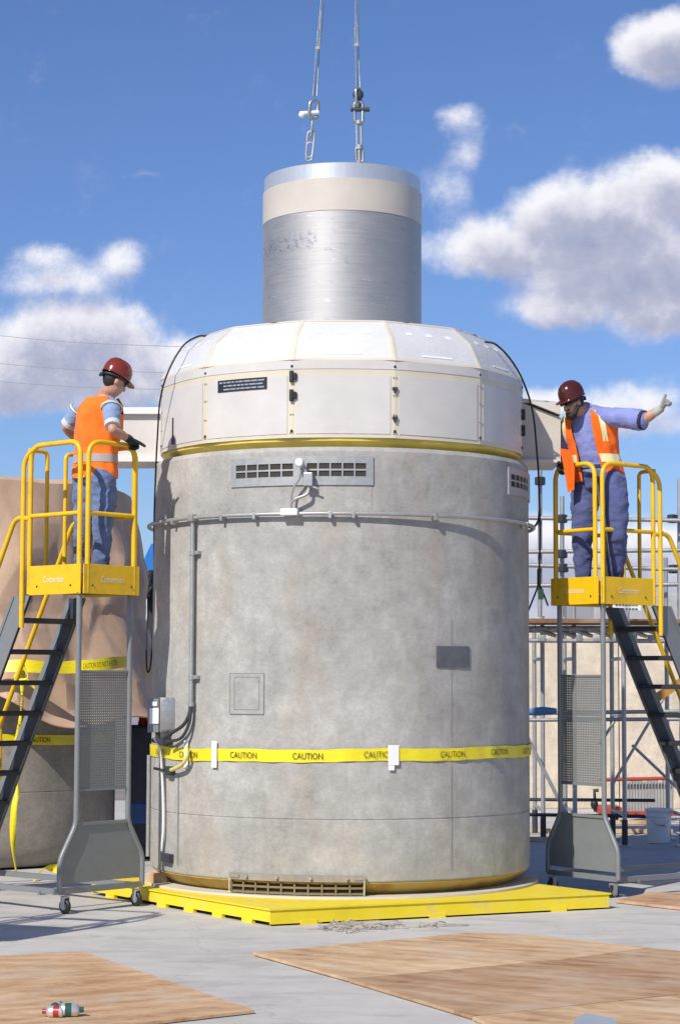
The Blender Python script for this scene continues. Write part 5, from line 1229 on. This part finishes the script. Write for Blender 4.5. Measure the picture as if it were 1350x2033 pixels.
T = MB(); T.loft([(c, X * 1.09, Y * 1.12) for c, X, Y in secs[:3]]); T.chain([(p, r * 1.2 + .006) for p, r in legr]); T.chain([(p, r * 1.2 + .006) for p, r in legl]); remesh(T, 'jeans', M['jean'], p1, .012, 3, .018, 9, 3)
Sh = MB(); Sh.loft([(c, X * 1.07, Y * 1.09) for c, X, Y in secs[1:8]]); 
for s_, e_ in ((sh_r, el_r), (sh_l, el_l)): Sh.capsule(s_, .075, lerp(s_, e_, .62), .066); Sh.capsule(nk - V((0, 0, .05)), .06, s_, .066)
remesh(Sh, 'shirt', M['shirt'], p1, .011, 3, .010, 10, 5)
Cf = MB()
for s_, e_ in ((sh_r, el_r), (sh_l, el_l)): q = lerp(s_, e_, .74); u = (e_ - s_).normalized(); Cf.tube([q - u * .014, q + u * .03], .0665, 16)
Cf.build('sleeve_cuffs', cloth('pale_cuff', (.55, .56, .58), .1), p1, smooth=60)
vo, band, vband, samp = vest(secs, .06, .93, M['vest'], p1, None, .80, .66, .032, flare=.012)
band(.235, .31, 0, 2 * pi, M['reflg']); band(.055, .075, 0, 2 * pi, M['refl'], 'vest_hem', .004)
tr = MB()
for s_ in (-1, 1):
    pts = []
    for k in range(21):
        a = pi * .30 + (pi * 1.40) * k / 20; aa = (0 if s_ > 0 else pi) ; t = .775 + .17 * sin(-a + pi) * 0 
        t = .60 + .33 * (k / 20) if False else t
    c_ = sh_r if s_ > 0 else sh_l; e_ = el_r if s_ > 0 else el_l; u = (e_ - c_).normalized(); x_, y_, _ = frame(u, Fc.col[1]); tr.tube([c_ + u * .012 + x_ * (.082 * cos(2 * pi * k / 20)) + y_ * (.092 * sin(2 * pi * k / 20)) for k in range(20)], .006, 6, closed=True)
tr.build('vest_trim', M['refl'], vo, smooth=60)
G1 = hand(wr_r, (hn_r - wr_r).normalized() + V((0, 0, .1)), (.2, .3, -1), .95, .95, -1, rad=.0035); G1.capsule(wr_r - (wr_r - el_r).normalized() * .03, .036, wr_r, .036); remesh(G1, 'glove', M['gloveb'], p1, .0055, 1)
G2 = hand(wr_l, (.5, .7, .1), (0, 0, -1), .5, .95, 1, rad=.0035); G2.capsule(wr_l - (wr_l - el_l).normalized() * .03, .036, wr_l, .036); remesh(G2, 'glove', M['glovew'], p1, .0055, 1)
bt = MB(); boot(bt, legr[-1][0], (.7, .7, 0), 2.60); remesh(bt, 'boot', M['boot'], p1, .009, 2); bt = MB(); boot(bt, legl[-1][0], (.6, .8, 0), 2.60); remesh(bt, 'boot', M['boot'], p1, .009, 2)
helmet(p1, hd + Fhead @ V((0, -.005, .048)), Fhead, M['helm'])
hr = MB(); q = lambda x, y, z: hd + Fhead @ V((x, y, z)); hr.ell(q(0, -.028, .012), (.080, .082, .09), Fhead); remesh(hr, 'hair', M['hair'], p1, .008, 1)
gl = MB(); gl.tube([q(.06 * s_, .078, .012) if abs(s_) == 1 else q(.045 * s_, .096, .012) for s_ in (-1, -.6, 0, .6, 1)], .013, 8); gl.build('safety_glasses', M['glass'], p1, smooth=60)

def PR(px, py, dd): return P(px, py, dd + .20)
# ---------------------------------------------------------------- worker on the right ladder
p2 = thing('person', 'bearded worker in dark maroon helmet stretching out an arm on the right ladder', 'person', (2.33, .12, 2.58))
hd = PR(1137, 799, 17.60); Fh = fr3((-.45, -.89, 0)); Fc = fr3((-.58, -.81, -.05)); Fhead = fr3((-.80, -.52, -.36))
hip = PR(1190, 950, 17.80); chest = PR(1176, 872, 17.80); nk = PR(1163, 806, 17.72)
sh_l, el_l, wr_l = PR(1211, 828, 17.58), PR(1277, 834, 17.38), PR(1311, 812, 17.30)
sh_r, el_r, wr_r = PR(1124, 850, 17.86), PR(1112, 898, 17.93), PR(1118, 915, 17.80)
B = MB(); head(B, hd, Fhead); B.capsule(hd + V((.03, .02, -.06)), .062, nk - V((0, 0, .03)), .070)
secs = torso_secs(hip, chest, nk - V((0, 0, .03)), Fh, Fc, 1.12); B.loft(secs)
B.chain([(sh_l, .064), (lerp(sh_l, el_l, .5), .056), (el_l, .045), (lerp(el_l, wr_l, .35), .046), (wr_l, .030)])
B.chain([(sh_r, .064), (lerp(sh_r, el_r, .5), .056), (el_r, .045), (lerp(el_r, wr_r, .35), .046), (wr_r, .030)])
legl = [(PR(1212, 958, 17.70), .104), (PR(1220, 1005, 17.66), .092), (PR(1225, 1058, 17.62), .066), (PR(1224, 1095, 17.72), .062), (PR(1222, 1160, 17.80), .044)]
legr = [(PR(1168, 958, 17.90), .104), (PR(1160, 1005, 17.88), .092), (PR(1156, 1058, 17.86), .068), (PR(1156, 1095, 17.90), .064), (PR(1158, 1160, 17.92), .044)]
B.chain(legr); B.chain(legl)
dL = PR(1327, 795, 17.28) - wr_l
hkw = dict(curl=1.0, size=.95, thumb=-1, tdir=(.25, 0, 1), rad=0); pn = (.3, -.2, -1)
hL = hand(wr_l, dL, pn, 1.35, .95, -1, (.3, -.1, 1)); hR = hand(wr_r, (-.3, -.2, -.6), (.6, -.5, -.2), .6, .95, 1)
for h_ in (hL, hR): B.add(h_.v, h_.f)
remesh(B, 'body', M['skin'], p2, .0085, 2)
T = MB(); T.loft([(c, X * 1.07, Y * 1.10) for c, X, Y in secs[:3]]); T.chain([(p, r * 1.26 + .008) for p, r in legr]); T.chain([(p, r * 1.26 + .008) for p, r in legl]); remesh(T, 'trousers', M['jean2'], p2, .012, 3, .018, 8, 11)
Sh = MB(); Sh.loft([(c, X * 1.06, Y * 1.08) for c, X, Y in secs[1:8]]); Sh.capsule(lerp(sh_l, el_l, .18), .092, lerp(sh_l, el_l, .85), .095); Sh.capsule(nk - V((0, 0, .05)), .07, lerp(sh_l, el_l, .1), .078); Sh.capsule(nk - V((0, 0, .05)), .07, sh_r, .078); Sh.capsule(sh_r, .084, lerp(sh_r, el_r, .8), .074)
remesh(Sh, 'shirt', M['shirt2'], p2, .011, 3, .010, 9, 7)
cb = MB()
for s_ in (-1, 1): cb.prism([nk + Fc @ V((s_ * .015, .085, -.085)), nk + Fc @ V((s_ * .085, .045, -.01)), nk + Fc @ V((s_ * .05, .098, -.045))], Fc @ V((0, .006, .006)))
cb.build('shirt_collar', M['shirt2'], p2)
Cf = MB(); q = lerp(sh_l, el_l, .93); u = (el_l - sh_l).normalized(); Cf.tube([q - u * .0, q + u * .035], .088, 16); Cf.build('sleeve_cuff', cloth('dark_cuff', (.03, .03, .07), .1), p2, smooth=60)
bl_ = MB(); bl_.loft([(c, X * 1.10, Y * 1.13) for c, X, Y in (secs[2], (secs[2][0] + V((0, 0, .035)), secs[2][1], secs[2][2]))]); bl_.build('belt', M['black'], p2, smooth=40)
vo, band, vband, samp = vest(secs, .10, .93, M['vest2'], p2, R_(27), .84, .68, .034, flare=.02)
band(.30, .375, pi / 2 + R_(28), pi * 2.5 - R_(28), M['refl'])
for s_ in (-1, 1): vband(pi / 2 + s_ * R_(50), R_(7), .47, .92, M['refl'])
fl_ = MB(); f0 = PR(1124, 915, 17.62); fl_.prism([PR(1112, 890, 17.66), PR(1132, 893, 17.60), PR(1141, 930, 17.62), PR(1140, 972, 17.68), PR(1127, 978, 17.70), PR(1120, 930, 17.68)], (0, .012, 0)); fl_.build('vest_flap', M['vest2'], vo)
G1 = hand(wr_l, dL, pn, 1.35, .95, -1, (.3, -.1, 1), rad=.004); u = (wr_l - el_l).normalized(); G1.capsule(wr_l - u * .05, .040, wr_l, .036); remesh(G1, 'glove', M['glovew'], p2, .0055, 1)
G2 = hand(wr_r, (-.3, -.2, -.6), (.6, -.5, -.2), .6, .95, 1, rad=.004); G2.capsule(wr_r - (wr_r - el_r).normalized() * .03, .04, wr_r, .037); remesh(G2, 'glove', M['gloveb'], p2, .0055, 1)
bt = MB(); boot(bt, legr[-1][0], (-.5, -.8, 0), 2.58); remesh(bt, 'boot', M['boot'], p2, .009, 2); bt = MB(); boot(bt, legl[-1][0] + V((.02, .10, 0)), (-.8, .1, 0), 2.58); remesh(bt, 'boot', M['boot'], p2, .009, 2)
helmet(p2, hd + Fhead @ V((0, -.005, .048)), Fhead, M['helm2'])
q = lambda x, y, z: hd + Fhead @ V((x, y, z))
hr = MB(); hr.ell(q(0, -.030, .008), (.081, .080, .088), Fhead); remesh(hr, 'hair', M['hair'], p2, .008, 1)
be = MB(); be.ell(q(0, .052, -.100), (.055, .050, .045), Fhead); be.capsule(q(-.03, .088, -.046), .009, q(.03, .088, -.046), .009, 8)
for s_ in (-1, 1): be.capsule(q(s_ * .070, .010, -.035), .018, q(s_ * .048, .05, -.09), .024, 8)
remesh(be, 'beard', M['hair'], p2, .006, 1)
gl = MB(); gl.tube([q(.078, -.0, .010), q(.062, .080, .012), q(.03, .103, .010), q(0, .102, .014), q(-.03, .103, .010), q(-.062, .080, .012), q(-.078, .0, .010)], [.004, .014, .017, .008, .017, .014, .004], 8); gl.build('safety_glasses', M['glass'], p2, smooth=60)
